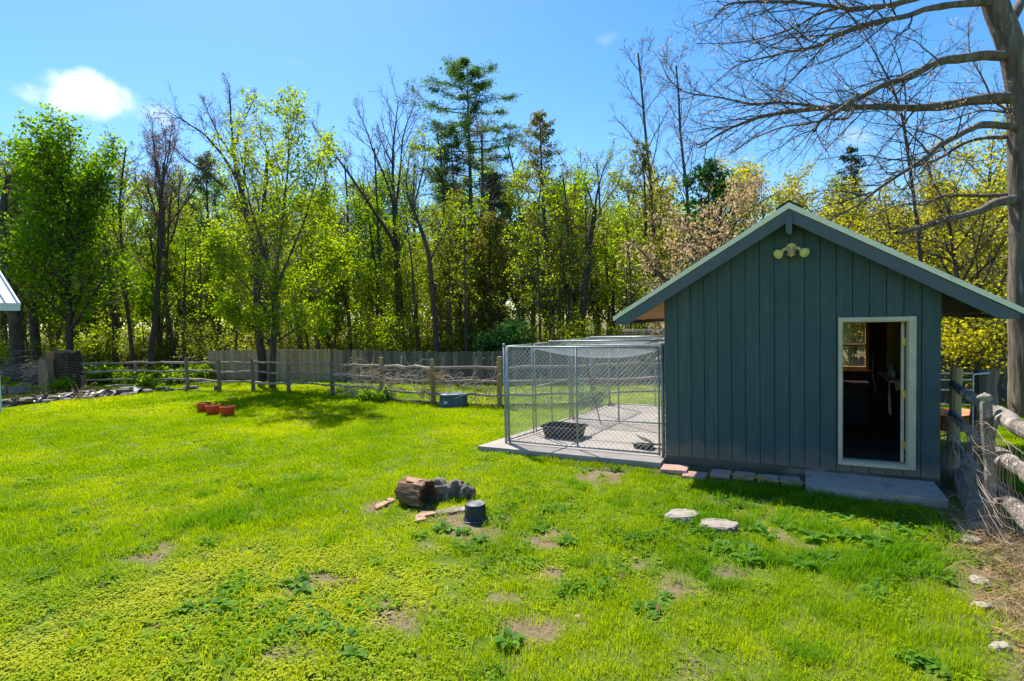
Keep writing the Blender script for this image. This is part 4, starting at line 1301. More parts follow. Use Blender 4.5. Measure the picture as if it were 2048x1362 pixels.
# ------------------------------------------------------------------ trees
def norm(v):
    return v / (math.sqrt(v[0] * v[0] + v[1] * v[1] + v[2] * v[2]) + 1e-9)


class Tree:
    """skeleton of tapering limbs; levels 0-1 are trunk and limbs, 2+ branches and twigs"""
    def __init__(s, seed):
        s.rg = np.random.default_rng(seed)
        s.lev = {0: [], 1: [], 2: [], 3: [], 4: []}

    def path(s, pts, r0, r1, lev):
        pts = np.asarray(pts, float)
        # smooth resample with slight wander
        n = max(4, min(30, len(pts) * 3))
        tt = np.linspace(0, 1, len(pts)); t2 = np.linspace(0, 1, n)
        q = np.stack([np.interp(t2, tt, pts[:, i]) for i in range(3)], 1)
        if lev and n > 8:
            q[1:-1] += s.rg.normal(size=(n - 2, 3)) * r0 * .22
        if n > 5:
            q[1:-1] = .25 * q[:-2] + .5 * q[1:-1] + .25 * q[2:]
        rad = (r0 + (r1 - r0) * t2 ** .8) * (s.rg.uniform(.9, 1.12, n) if lev else 1)
        s.lev[lev].append((q, rad))
        return q, rad

    def branch(s, p, d, L, r, lev, par):
        rg = s.rg
        n = par['seg'][lev]
        wander, trop = par['wander'][lev], par['trop'][lev]
        pts = [p]
        for i in range(n):
            d = d + rg.normal(size=3) * wander
            d[2] += trop
            d = norm(d)
            p = p + d * (L / n)
            pts.append(p)
        pts = np.array(pts)
        rad = np.linspace(r, r * par.get('taper', .35), n + 1)
        s.lev[lev].append((pts, rad))
        s.spawn(pts, rad, L, lev, par)

    def spawn(s, pts, rad, L, lev, par, t0=None, count=None):
        if lev + 1 >= par['levels']:
            return
        rg = s.rg
        k = count if count is not None else par['kids'][lev]
        k = max(1, int(round(k * rg.uniform(.8, 1.2))))
        t0 = par['t0'][lev] if t0 is None else t0
        n = len(pts) - 1
        az0 = rg.uniform(0, 6.28)
        for j in range(k):
            t = t0 + (1 - t0) * ((j + rg.uniform(.1, .9)) / k)
            f = min(t * n, n - 1e-4); i = int(f); f -= i
            p = pts[i] * (1 - f) + pts[i + 1] * f
            tan = norm(pts[i + 1] - pts[i])
            ang = par['angle'][lev] * rg.uniform(.7, 1.25)
            az = az0 + j * 2.399 + rg.normal() * .3
            ref = np.array([0, 0, 1.]) if abs(tan[2]) < .9 else np.array([1., 0, 0])
            u = norm(np.cross(tan, ref)); w = np.cross(u, tan)
            d = tan * math.cos(ang) + (u * math.cos(az) + w * math.sin(az)) * math.sin(ang)
            sh = par['shape'](t) if lev == 0 and 'shape' in par else (1.15 - .55 * t)
            Lc = L * par['ratio'][lev] * sh * rg.uniform(.7, 1.25)
            rc = min((rad[i] * (1 - f) + rad[i + 1] * f) * .62, par['thick'] * Lc + .004)
            s.branch(p, d, Lc, max(rc, par.get('rmin', .006)), lev + 1, par)

    def leaf_points(s, levels, per, jit, t0=.2, jz=1.0):
        out = []
        for lv in levels:
            for pts, _ in s.lev[lv]:
                m_ = s.rg.poisson(per)
                if m_ == 0: continue
                t = s.rg.uniform(t0, 1, m_) * (len(pts) - 1)
                i = np.minimum(t.astype(int), len(pts) - 2); f = (t - i)[:, None]
                out.append(pts[i] * (1 - f) + pts[i + 1] * f + s.rg.normal(size=(m_, 3)) * np.array([jit, jit, jit * jz]))
        return np.concatenate(out) if out else np.zeros((0, 3))

    def make(s, name, loc, label, group, bark, twig, leaves=None, sides=8, trunk_name='trunk', cat='tree', relief=False):
        e = empty(name, loc, label, cat, group)
        if relief:                                     # furrowed bark on a thick trunk
            (p_, r_), NS_, NR_ = s.lev[0][0], 56, 170
            tt = np.linspace(0, 1, len(p_)); t2 = np.linspace(0, 1, NR_)
            q_ = np.stack([np.interp(t2, tt, p_[:, i]) for i in range(3)], 1); rr_ = np.interp(t2, tt, r_)
            V, Qd = tubes_np([(q_, rr_)], NS_)
            V = V.reshape(NR_, NS_, 3)
            for i in range(NR_):
                for k in range(NS_):
                    a = 2 * math.pi * k / NS_
                    z_ = q_[i, 2]
                    f_ = abs(mnoise.noise((math.cos(a) * 4.2, math.sin(a) * 4.2, z_ * .9))) * 1.3 + .5 * mnoise.noise((math.cos(a) * 9, math.sin(a) * 9, z_ * 2.6)) + 1.2 * mnoise.noise((math.cos(a) * 1.1, math.sin(a) * 1.1, z_ * .5))
                    V[i, k] += (V[i, k] - q_[i]) * .085 * (f_ - .3)
            V = V.reshape(-1, 3)
        else:
            V, Qd = tubes_np(s.lev[0], sides + 2)
        if s.lev[1]:
            V2, Q2 = tubes_np(s.lev[1], max(5, sides - 2))
            V, Qd = np.concatenate([V, V2]), np.concatenate([Qd, Q2 + len(V)])
        link('trunk', mesh_np('trunk', V, Qd, mat=bark, smooth=True), e)
        tw = s.lev[2] + s.lev[3] + s.lev[4]
        if tw:
            V, Qd = tubes_np(tw, 3)
            link('branches', mesh_np('branches', V, Qd, mat=twig), e)['kind'] = 'stuff'      # twigs nobody could count
        for (pts, size, mat_, kw) in (leaves or []):
            if len(pts) == 0: continue
            V, Qd = leaf_quads(pts, size, s.rg, **kw)
            tint = np.clip(.5 + .30 * s.rg.normal(size=len(Qd)), 0, 1)
            link('crown', mesh_np('crown', V, Qd, mat=mat_, tint=tint), e)
        return e


DECID = dict(levels=4, seg=[9, 6, 4, 3], wander=[.05, .13, .17, .2], trop=[.04, .09, .05, .03], kids=[14, 8, 6, 0], t0=[.3, .25, .15, 0], angle=[.85, .75, .75, 0],
             ratio=[.42, .45, .5, 0], thick=.02, shape=lambda t: 1.15 - .8 * t)


def par(**k):
    d = dict(DECID); d.update(k); return d


def base_at(px, D):
    q = at(px, 700, D)
    return (q.x, q.y, Hs(q.x, q.y) - .05)


def height_at(px, py, D):
    return at(px, py, D).z


def deciduous(seed, h, r, prm, lean=(0, 0)):
    t = Tree(seed)
    d = norm(np.array([lean[0], lean[1], 1.0]))
    t.branch(np.array([0., 0, 0]), d, h, r, 0, prm)
    return t


def fork_tree(seed, stems, prm, kids=9):
    """stems: list of (points, r0, r1, level, t0) that outline trunk and main limbs"""
    t = Tree(seed)
    for pts, r0, r1, lev, t0, k in stems:
        q, rad = t.path(pts, r0, r1, lev)
        L = np.linalg.norm(np.diff(q, axis=0), axis=1).sum()
        if k:
            lv = max(lev, 1)
            t.spawn(q, rad, L, lv, prm, t0, k)
    return t


def px_pts(lst, D, base):
    """photo outline of a limb -> points relative to the tree base; each item (px, py[, depth offset])"""
    o = []
    for q in lst:
        p = at(q[0], q[1], D + (q[2] if len(q) > 2 else 0))
        o.append((p.x - base[0], p.y - base[1], p.z - base[2]))
    return o


# -- green maple at the left
D = 26.0; b0 = base_at(137, D); h = height_at(137, 300, D)
t = deciduous(11, h * .97, .17, par(kids=[28, 9, 6, 0], t0=[.2, .2, .1, 0], ratio=[.42, .42, .5, 0], shape=lambda t: 1.05 - .5 * t, trop=[.02, .08, .04, .0]))
L = t.leaf_points([2, 3], 9, .22)
t.make('maple_tree', b0, 'full bright-green leafy tree rising left beyond the massive stump', None, 'bark_brown', 'twig', [(L, .17, 'leaf_bright', dict(aspect=.75, flat=.35))])
# -- second green tree behind it
D = 31.0; b0 = base_at(35, D); h = height_at(35, 330, D)
t = deciduous(12, h, .17, par(kids=[18, 8, 6, 0], t0=[.25, .2, .1, 0], ratio=[.38, .42, .5, 0]))
t.make('maple_tree', b0, 'green leafy tree behind the white metal roof', None, 'bark_brown', 'twig', [(t.leaf_points([2, 3], 8, .2), .17, 'leaf_bright', dict(aspect=.75))])

# -- bare trees with red buds
for k, (px, D, ytop, seed, lab) in enumerate(((298, 29, 305, 21, 'bare tree with reddish buds and a low forked trunk beside the green tree'), (352, 32, 300, 22, 'bare purplish-budded tree standing behind the forked bare tree'))):
    b0 = base_at(px, D); h = height_at(px, ytop, D)
    prm = par(levels=5, seg=[8, 6, 5, 4, 3], wander=[.05, .1, .13, .16, .2], trop=[.02, .12, .08, .05, .03], kids=[9, 7, 6, 5, 0], t0=[.4, .35, .2, .15, 0], angle=[.5, .6, .65, .7, 0], ratio=[.55, .42, .45, .5, 0], thick=.014)
    t = deciduous(seed, h * .98, .15, prm, (-.02 if k else .02, 0))
    t.make('bare_tree', b0, lab, None, 'bark_grey', 'twig', [(t.leaf_points([3, 4], 1.3, .08, .5), .075, 'leaf_bud', dict(aspect=.7))])

# -- tall bare tree with long limbs reaching left
D = 33; b0 = base_at(528, D)
TALL = par(levels=5, seg=[8, 6, 5, 4, 3], wander=[.05, .1, .13, .16, .2], trop=[.02, .06, .05, .04, .03], kids=[9, 9, 6, 5, 0], t0=[.4, .3, .2, .15, 0], angle=[.5, .55, .6, .7, 0], ratio=[.5, .30, .42, .5, 0], thick=.012)
P_ = lambda *q: px_pts(q, D, b0)
t = fork_tree(23, [
    (P_((528, 720), (522, 600), (505, 480), (490, 410), (473, 341)), .24, .14, 0, .6, 4),
    (P_((473, 341), (467, 290), (462, 230), (458, 165)), .12, .02, 1, .1, 12),
    (P_((480, 370, .5), (440, 300, .6), (400, 262, .8), (365, 240, 1), (335, 222, 1)), .10, .018, 1, .2, 11),
    (P_((500, 440, -.5), (455, 380, -.6), (415, 345, -.8), (380, 325, -1), (330, 278, -1)), .10, .018, 1, .2, 11),
    (P_((470, 320, .2), (440, 275, .4), (420, 235, .5), (405, 195, .6)), .07, .015, 1, .2, 9),
    (P_((466, 300, -.2), (480, 260, -.4), (495, 225, -.5), (510, 195, -.5)), .06, .014, 1, .2, 9),
], TALL)
t.make('bare_tree', b0, 'tall bare tree whose long limbs reach left above the budded trees', None, 'bark_grey', 'twig', [(t.leaf_points([3, 4], .8, .08, .5), .07, 'leaf_bud', dict(aspect=.7))])

# -- airy yellow-green tree in front of the board fence
D = 21.2; b0 = base_at(545, D)
AIRY = par(levels=5, seg=[8, 7, 5, 4, 3], wander=[.05, .1, .14, .18, .2], trop=[.02, .06, .03, .0, -.03], kids=[10, 10, 6, 4, 0], t0=[.2, .2, .15, .1, 0], angle=[.5, .65, .7, .7, 0], ratio=[.5, .36, .45, .5, 0], thick=.011, rmin=.005)
P_ = lambda *q: px_pts(q, D, b0)
t = fork_tree(24, [
    (P_((545, 778), (546, 700), (550, 620), (548, 560)), .13, .10, 0, .35, 8),
    (P_((548, 570), (560, 480), (572, 380), (578, 300), (575, 235)), .075, .014, 1, .1, 17),
    (P_((548, 565, .4), (528, 500, .6), (505, 430, 1), (490, 360, 1.2), (480, 300, 1.3)), .065, .013, 1, .1, 15),
    (P_((549, 590, -.4), (575, 520, -.7), (610, 440, -1), (630, 370, -1.2), (640, 310, -1.3)), .06, .012, 1, .1, 15),
    (P_((546, 640, -.3), (510, 590, -.8), (465, 540, -1.2), (430, 490, -1.5)), .05, .012, 1, .2, 13),
    (P_((547, 650, .3), (590, 600, .7), (635, 560, 1), (670, 510, 1.3)), .05, .012, 1, .2, 13),
    (P_((546, 690, -.4), (500, 650, -1.1), (455, 625, -1.7)), .04, .01, 1, .2, 10),
    (P_((547, 690, -.2), (600, 650, -.8), (650, 640, -1.3)), .04, .01, 1, .2, 10),
], AIRY)
t.make('airy_tree', b0, 'airy yellow-green tree standing in front of the board fence', None, 'bark_grey', 'twig_pale', [(t.leaf_points([2, 3, 4], 5.6, .11), .11, 'leaf_spring', dict(aspect=.7, flat=.2))])
# -- trunk behind it
D = 24.3; b0 = base_at(522, D); h = height_at(522, 300, D)
t = deciduous(25, h, .17, par(kids=[14, 8, 5, 0], t0=[.35, .2, .1, 0], ratio=[.34, .42, .5, 0]))
t.make('leafy_tree', b0, 'dark-trunked tree with young olive leaves close behind the airy tree', None, 'bark_brown', 'twig', [(t.leaf_points([2, 3], 4.5, .15), .10, 'leaf_olive', dict(aspect=.7))])

# -- bare V-shaped tree in the middle
D = 29; b0 = base_at(804, D)
P_ = lambda *q: px_pts(q, D, b0)
t = fork_tree(26, [
    (P_((805, 715), (801, 640), (795, 550), (790, 480)), .21, .15, 0, .7, 4),
    (P_((790, 480), (787, 385), (786, 291), (797, 200)), .13, .018, 1, .15, 15),
    (P_((789, 490, -.3), (760, 440, -.6), (734, 400, -1), (673, 315, -1.5), (630, 254, -1.8)), .12, .016, 1, .25, 15),
    (P_((787, 410, .3), (770, 350, .5), (748, 306, .8), (732, 260, 1), (715, 220, 1.2)), .08, .014, 1, .15, 12),
    (P_((790, 430, .5), (799, 350, .8), (806, 268, 1.1), (832, 202, 1.4)), .09, .014, 1, .15, 13),
    (P_((793, 520, .6), (818, 450, 1), (838, 380, 1.4), (850, 310, 1.6)), .06, .012, 1, .15, 11),
    (P_((786, 330, -.2), (765, 290, -.5), (752, 255, -.7)), .05, .012, 1, .15, 8),
], TALL)
t.make('bare_tree', b0, 'bare dark tree spreading in a wide V above the board fence', None, 'bark_brown', 'twig', [(t.leaf_points([3, 4], .5, .08, .5), .06, 'leaf_bud', dict(aspect=.7))])

# -- crooked tree
D = 26; b0 = base_at(872, D)
P_ = lambda *q: px_pts(q, D, b0)
t = fork_tree(27, [
    (P_((874, 712), (870, 640), (863, 560), (858, 510), (842, 456), (826, 420), (816, 390)), .13, .065, 0, .7, 5),
    (P_((826, 420), (836, 380), (845, 345), (852, 300), (840, 260)), .05, .012, 1, .15, 9),
    (P_((816, 395), (812, 360), (818, 320), (826, 280)), .045, .012, 1, .15, 9),
    (P_((861, 520, .3), (880, 480, .5), (897, 455, .8), (905, 410, 1)), .055, .012, 1, .15, 8),
    (P_((842, 456, -.3), (815, 445, -.7), (790, 455, -1)), .035, .01, 1, .15, 6),
], TALL)
t.make('bare_tree', b0, 'slim crooked bare tree bending left in the middle of the wood edge', None, 'bark_grey', 'twig_pale', [(t.leaf_points([2, 3, 4], .9, .1), .09, 'leaf_spring', dict(aspect=.7))])

# -- leaning bare tree right of the cedars
D = 26; b0 = base_at(1162, D)
P_ = lambda *q: px_pts(q, D, b0)
t = fork_tree(28, [
    (P_((1158, 712), (1163, 640), (1172, 560), (1180, 480), (1190, 420)), .19, .11, 0, .75, 3),
    (P_((1190, 420), (1197, 370), (1210, 330), (1228, 300)), .06, .012, 1, .15, 10),
    (P_((1189, 425, -.3), (1178, 385, -.5), (1165, 350, -.6), (1160, 310, -.6)), .05, .012, 1, .15, 10),
    (P_((1186, 450, .4), (1210, 405, .7), (1235, 370, 1), (1250, 330, 1.2)), .05, .012, 1, .15, 10),
], TALL)
t.make('bare_tree', b0, 'stout bare tree leaning right beside the olive cedar', None, 'bark_brown', 'twig_pale', [(t.leaf_points([3, 4], .9, .1), .075, 'leaf_spring', dict(aspect=.7))])


# -- conifers
def conifer(seed, h, r, n, t0, lmax, shape, droop, lean=(0, 0), dead=0, sub=7, trop=.03, twig_l=.3):
    t = Tree(seed); rg = t.rg
    pts = np.array([[lean[0] * u * h + .1 * math.sin(u * 3 + seed), lean[1] * u * h + .1 * math.cos(u * 4 + seed) - .1, u * h] for u in np.linspace(0, 1, 12)])
    rad = np.linspace(r, .02, 12)
    t.lev[0].append((pts, rad))
    for k in range(n):
        u = t0 + (1 - t0) * ((k + rg.random()) / n)
        f = u * 11; i = min(int(f), 10); f -= i
        p = pts[i] * (1 - f) + pts[i + 1] * f
        az = k * 2.399 + rg.normal() * .4
        Lb = lmax * shape((u - t0) / (1 - t0)) * rg.uniform(.6, 1.2)
        d = norm(np.array([math.cos(az), math.sin(az), droop + rg.normal() * .1]))
        q = [p]
        for m_ in range(6):
            d = norm(d + rg.normal(size=3) * .07 + np.array([0, 0, trop])); p = p + d * Lb / 6; q.append(p)
        q = np.array(q); bare_ = u < t0 + dead
        t.lev[1].append((q, np.linspace(max(.008, Lb * .012), .005, 7)))
        for j in range(sub if not bare_ else 2):
            v = rg.uniform(.25, 1) * 6; i2 = min(int(v), 5); f2 = v - i2
            p2 = q[i2] * (1 - f2) + q[i2 + 1] * f2
            dd = norm(norm(q[i2 + 1] - q[i2]) + rg.normal(size=3) * .6)
            L2 = Lb * twig_l * rg.uniform(.5, 1.2)
            t.lev[3 if not bare_ else 1].append((np.array([p2, p2 + dd * L2 * .5, p2 + dd * L2 + np.array([0, 0, .04])]), np.array([.009, .007, .004])))
    return t


def lerp_shape(*ys):
    return lambda v: float(np.interp(v, np.linspace(0, 1, len(ys)), ys))


D = 40; b0 = base_at(946, D); h = height_at(946, 130, D)
t = conifer(31, h, .30, 74, .38, 3.9, lerp_shape(.75, .85, .75, .95, 1.0, .75, .2), .04, (.0, 0), .12, 12, trop=.035)
L = np.concatenate([t.leaf_points([3], 34, .18, 0, .35), t.leaf_points([1], 6, .18, .6, .35)])
t.make('white_pine', b0, 'tall green pine standing above all the other trees', None, 'bark_pine', 'twig', [(L, .25, 'needle_pine', dict(aspect=.24, flat=.45))])
D = 39; b0 = base_at(918, D); h = height_at(918, 250, D)
t = conifer(32, h, .18, 46, .40, 2.2, lerp_shape(.9, .8, .8, .8, .5, .2), .05, (-.01, 0), .3, 8)
t.make('white_pine', b0, 'shorter thin pine close beside the tall pine', None, 'bark_pine', 'twig', [(t.leaf_points([3], 14, .13, 0), .24, 'needle_pine', dict(aspect=.28))])
D = 34; b0 = base_at(998, D); h = height_at(998, 350, D)
t = conifer(33, h, .15, 66, .25, 2.4, lerp_shape(1, .9, .75, .5, .3, .12), .0, (0, 0), .1, 9)
t.make('spruce_tree', b0, 'small dark spruce below the tall pine', None, 'bark_brown', 'twig', [(t.leaf_points([3], 12, .1, 0), .19, 'needle_spruce', dict(aspect=.3))])
D = 28.5; b0 = base_at(1106, D); h = height_at(1090, 225, D)
t = conifer(34, h, .17, 96, .22, 2.7, lerp_shape(.8, 1, .95, .75, .6, .4, .15), .28, (-.03, 0), .08, 9)
t.make('cedar_tree', b0, 'tall olive cedar with open branches rising behind the kennel', None, 'bark_grey', 'twig', [(np.concatenate([t.leaf_points([3], 9, .09, 0), t.leaf_points([1], 3, .1, .6)]), .15, 'needle_cedar', dict(aspect=.4))])
D = 29; b0 = base_at(985, D); h = height_at(985, 430, D)
t = conifer(35, h, .14, 80, .12, 2.3, lerp_shape(1, 1, .9, .75, .5, .2), .1, (0, 0), .05, 10)
t.make('hemlock_tree', b0, 'brownish olive hemlock with low drooping boughs below the spruce', None, 'bark_brown', 'twig', [(t.leaf_points([3], 9, .09, 0), .15, 'needle_cedar', dict(aspect=.4))])
D = 30; b0 = base_at(925, D); h = height_at(925, 440, D)
t = conifer(36, h, .14, 70, .12, 2.0, lerp_shape(.9, 1, .9, .75, .5, .2), .1, (0, 0), .05, 9)
t.make('hemlock_tree', b0, 'brownish olive hemlock close behind the crooked bare tree', None, 'bark_brown', 'twig', [(t.leaf_points([3], 8, .09, 0), .15, 'needle_cedar', dict(aspect=.4))])
# junipers over the shed's left eave
D = 24; b0 = base_at(1412, D); h = height_at(1412, 330, D)
t = conifer(37, h, .14, 90, .2, 1.9, lerp_shape(.9, 1, .95, .85, .6, .25), .35, (0, 0), .02, 9)
t.make('juniper_tree', b0, 'dark olive juniper showing above the tan-leaved tree', None, 'bark_brown', 'twig', [(np.concatenate([t.leaf_points([3], 9, .09, 0)]), .16, 'leaf_dark', dict(aspect=.5))])
D = 30; b0 = base_at(1290, D); h = height_at(1290, 285, D)
t = conifer(38, h, .14, 60, .2, 2.0, lerp_shape(.9, 1, .9, .7, .45, .2), .25, (0, 0), .05, 8)
t.make('juniper_tree', b0, 'open dark juniper between the leaning bare tree and tan-leaved tree', None, 'bark_brown', 'twig', [(t.leaf_points([3], 8, .1, 0), .16, 'needle_cedar', dict(aspect=.45))])
D = 33; b0 = base_at(1703, D); h = height_at(1703, 292, D)
t = conifer(39, h, .16, 70, .2, 2.2, lerp_shape(1, .9, .75, .55, .35, .15), .0, (0, 0), .02, 9)
t.make('spruce_tree', b0, 'dark spruce tip behind the oak limbs above the shed roof', None, 'bark_brown', 'twig', [(t.leaf_points([3], 11, .1, 0), .18, 'needle_spruce', dict(aspect=.3))])
for k, (px, D, yt, lab) in enumerate(((430, 40, 310, 'blue-green pine half hidden behind the tall bare tree'), (5, 38, 300, 'blue-green pine behind the trees above the white roof'), (150, 42, 390, 'blue-green pine glimpsed through the bright-green tree'))):
    b0 = base_at(px, D); h = height_at(px, yt, D)
    if k == 0:
        t = conifer(40, h, .22, 66, .25, 2.8, lerp_shape(.9, 1, .9, .75, .5, .2), .08, (0, 0), .08, 9)
        pine0 = t.make('white_pine', b0, lab, None, 'bark_pine', 'twig', [(t.leaf_points([3], 13, .13, 0), .26, 'needle_pine', dict(aspect=.28))]); ph0 = h
    else:
        copy_tree(pine0, b0, 1.3 * k, (h / ph0,) * 3, lab)

# -- thin tall bare poles right of the cedar
BARE = par(levels=5, seg=[9, 5, 4, 3, 2], wander=[.03, .1, .14, .18, .2], trop=[.02, .12, .06, .04, .02], kids=[18, 6, 5, 3, 0], t0=[.35, .2, .2, .1, 0], angle=[.65, .6, .65, .7, 0], ratio=[.24, .42, .45, .5, 0], thick=.011, shape=lambda t: 1.15 - .75 * t)
bare_protos = []
for k, (px, D, yt, lab) in enumerate(((1318, 33, 105, 'thin tall bare tree with fine twigs behind the juniper'), (1383, 31, 115, 'thin tall bare tree rising behind the tan-leaved tree'), (700, 36, 330, 'thin bare tree between the airy tree and the wide V'))):
    b0 = base_at(px, D); h = height_at(px, yt, D)
    t = deciduous(50 + k, h, .13, BARE, (.02 * (k - 1), 0))
    bare_protos.append((t.make('bare_tree', b0, lab, None, 'bark_grey', 'twig_pale', [(t.leaf_points([3, 4], .55, .06, .5), .06, 'leaf_bud', dict(aspect=.7))]), h))
# -- thin tree crossing the oak limbs
D = 16; b0 = base_at(1852, D)
P_ = lambda *q: px_pts(q, D, b0)
t = fork_tree(55, [(P_((1858, 790), (1848, 600), (1835, 449), (1819, 329), (1804, 226), (1782, 168), (1756, 117), (1713, 40)), .075, .012, 0, .35, 22),
                   (P_((1808, 250), (1812, 190), (1800, 120), (1770, 60)), .03, .008, 1, .2, 8)],
              par(levels=4, seg=[8, 5, 4, 3], wander=[.05, .15, .18, .2], trop=[0, .05, .03, .0], kids=[10, 7, 5, 0], t0=[.2, .2, .1, 0], angle=[.8, .85, .75, 0], ratio=[.5, .18, .45, 0], thick=.009, rmin=.004))
t.make('bare_tree', b0, 'slender leaning bare tree crossing behind the oak limbs', None, 'bark_grey', 'twig', None)

# -- tree with dead tan leaves behind the shed eave
D = 17.5; b0 = base_at(1400, D); h = height_at(1400, 415, D)
t = deciduous(61, h, .12, par(kids=[22, 9, 6, 0], t0=[.12, .2, .1, 0], angle=[1.15, .75, .75, 0], ratio=[.5, .42, .5, 0], trop=[.03, .03, 0, -.02], shape=lambda t: 1.1 - .5 * t))
t.make('tan_leaved_tree', b0, 'tree still holding dry tan leaves behind the kennel', None, 'bark_grey', 'twig_pale', [(t.leaf_points([2, 3], 5.0, .1), .10, 'leaf_dead', dict(aspect=.45, droop=.8))])

# -- golden-green trees right of the shed
gold = []
for k, (px, D, yt, lab) in enumerate(((1680, 21, 430, 'golden-leaved tree just behind the shed ridge'), (1790, 19, 440, 'golden-leaved tree above the right slope of the shed roof'), (1925, 17, 400, 'golden-leaved tree between the shed and the oak trunk'), (1985, 22, 330, 'tallest golden-leaved tree close behind the oak trunk'), (1880, 25, 410, 'golden-leaved tree farther back behind the right eave'))):
    b0 = base_at(px, D); h = height_at(px, yt, D)
    if k < 3:
        t = deciduous(70 + k, h, .10, par(kids=[20, 8, 6, 0], t0=[.15, .2, .1, 0], angle=[.9, .75, .75, 0], ratio=[.48, .42, .5, 0], shape=lambda t: 1.1 - .5 * t, rmin=.005))
        gold.append((t.make('golden_tree', b0, lab, None, 'bark_grey', 'twig_pale', [(t.leaf_points([2, 3], 3.6, .12), .10, 'leaf_gold', dict(aspect=.75, flat=.3))]), h))
    else:
        g0, gh = gold[k - 3]
        copy_tree(g0, b0, 2.1 + k, (h / gh,) * 3, lab)

# -- dark green rounded shrub in front of the woods
D = 24; b0 = base_at(1010, D)
t = Tree(81)
for k in range(26):
    a = t.rg.uniform(0, 6.28); d = norm(np.array([math.cos(a) * .5, math.sin(a) * .5, 1]))
    t.branch(np.array([t.rg.normal() * .2, t.rg.normal() * .2, 0]), d, t.rg.uniform(1.4, 2.2), .02, 1, par(levels=4, kids=[0, 7, 5, 0]))
t.lev[0] = t.lev[1][:6]; t.lev[1] = t.lev[1][6:]
L = t.leaf_points([1, 2, 3], 9, .1); L[:, 2] = np.abs(L[:, 2])
t.make('evergreen_shrub', b0, 'dense dark-green rounded shrub just over the board fence', None, 'bark_brown', 'twig', [(L, .13, 'leaf_dark', dict(aspect=.6))], cat='shrub')

# -- the big oak at the right
D = 12.6; OB = base_at(2056, D)
P_ = lambda *q: px_pts(q, D, OB)
OAK = par(levels=5, seg=[8, 7, 6, 5, 3], wander=[.05, .10, .15, .20, .22], trop=[0, .0, -.01, .03, .04], kids=[8, 12, 6, 4.2, 0], t0=[.2, .2, .12, .1, 0], angle=[.6, .62, .65, .7, 0], ratio=[.4, .27, .42, .5, 0], thick=.0085, rmin=.0036, taper=.3)
c7 = lambda *q: P_(*[(1300 + a[0] / 2.738, a[1] / 2.738, *(a[2:])) for a in q])
t = fork_tree(91, [
    (P_((2062, 870), (2056, 780), (2054, 640), (2052, 450), (2049, 320), (2044, 200), (2030, 110), (1990, 10), (1955, -110), (1925, -260), (1900, -420)), 0.39, 0.17, 0, .9, 0),
    (P_((2010, 60), (2040, 10, .3), (2080, -60, .8), (2130, -160, 1.2)), 0.1326, 0.0425, 1, .5, 6),
    (P_((1925, -260), (1860, -380, .5), (1800, -520, .8)), 0.1248, 0.034, 1, .5, 6),
    (c7((2060, 300, .1), (1860, 308, -.2), (1700, 318, -.5), (1600, 340, -.7), (1480, 392, -.9), (1330, 450, -1.1), (1200, 512, -1.3), (1080, 580, -1.5), (960, 640, -1.7), (900, 720, -1.8)), 0.117, 0.0255, 1, .3, 22),
    (c7((2060, 532, -.1), (1800, 545, .2), (1600, 582, .4), (1400, 590, .6), (1200, 580, .8), (1000, 590, 1), (800, 607, 1.1), (650, 622, 1.2), (500, 680, 1.3), (350, 745, 1.3), (270, 810, 1.3)), 0.1248, 0.017, 1, .22, 33),
    (c7((950, 592, 1), (850, 570, 1.2), (700, 560, 1.4), (560, 572, 1.5), (380, 530, 1.7), (200, 515, 1.8), (100, 440, 1.9), (50, 320, 2)), 0.0429, 0.0085, 1, .1, 24),
    (c7((1900, 15, 0), (1650, 25, -.4), (1500, 50, -.7), (1400, 85, -.9), (1250, 112, -1.1), (1050, 172, -1.3), (950, 235, -1.4), (850, 270, -1.5), (700, 300, -1.6), (590, 325, -1.7), (470, 335, -1.7)), 0.078, 0.0102, 1, .25, 26),
    (c7((1760, -220, -.1), (1600, -60, -.3), (1420, 5, -.5), (1250, 40, -.8), (1100, 55, -1), (1000, 35, -1.2), (800, 10, -1.4), (600, 5, -1.6), (420, 20, -1.7), (380, 80, -1.8)), 0.078, 0.0119, 1, .25, 26),
    (c7((1030, 45, -1.1), (920, 70, -1), (800, 150, -.9), (650, 200, -.8), (480, 235, -.8), (250, 240, -.7)), 0.0312, 0.0068, 1, .1, 15),
    (c7((1120, 590, .8), (1080, 655, .6), (980, 648, .4), (860, 680, .3), (700, 700, .1), (560, 760, 0), (430, 850, -.1)), 0.0351, 0.00765, 1, .15, 15),
    (c7((2060, 700, .1), (1830, 680, -.5), (1750, 702, -.8), (1650, 752, -1.1), (1550, 830, -1.4), (1470, 890, -1.6), (1400, 940, -1.8), (1250, 1030, -2.1), (1130, 1130, -2.3), (960, 1215, -2.5)), 0.0858, 0.0136, 1, .3, 22),
    (c7((2060, 750, -.1), (1820, 752, .4), (1700, 792, .7), (1600, 862, 1), (1450, 915, 1.4), (1300, 960, 1.7), (1240, 880, 1.9)), 0.0507, 0.0102, 1, .25, 15),
    (c7((2060, 1085, .1), (1880, 1112, -.3), (1780, 1162, -.6), (1650, 1202, -.9), (1500, 1242, -1.1), (1350, 1275, -1.3)), 0.1092, 0.034, 1, .45, 13),
    (c7((2060, 1050, -.1), (1850, 1075, .4), (1700, 1070, .7), (1590, 1072, .9), (1500, 1130, 1.1), (1380, 1110, 1.3), (1200, 1190, 1.5)), 0.0546, 0.0102, 1, .2, 18),
    (c7((2050, 660, 0), (1880, 560, .3), (1820, 420, .5), (1745, 300, .7), (1742, 120, .9)), 0.0273, 0.0068, 1, .1, 13),
    (c7((2050, 625, 0), (1800, 600, -.3), (1640, 660, -.7), (1450, 690, -1.1)), 0.0273, 0.0068, 1, .1, 13),
], OAK)
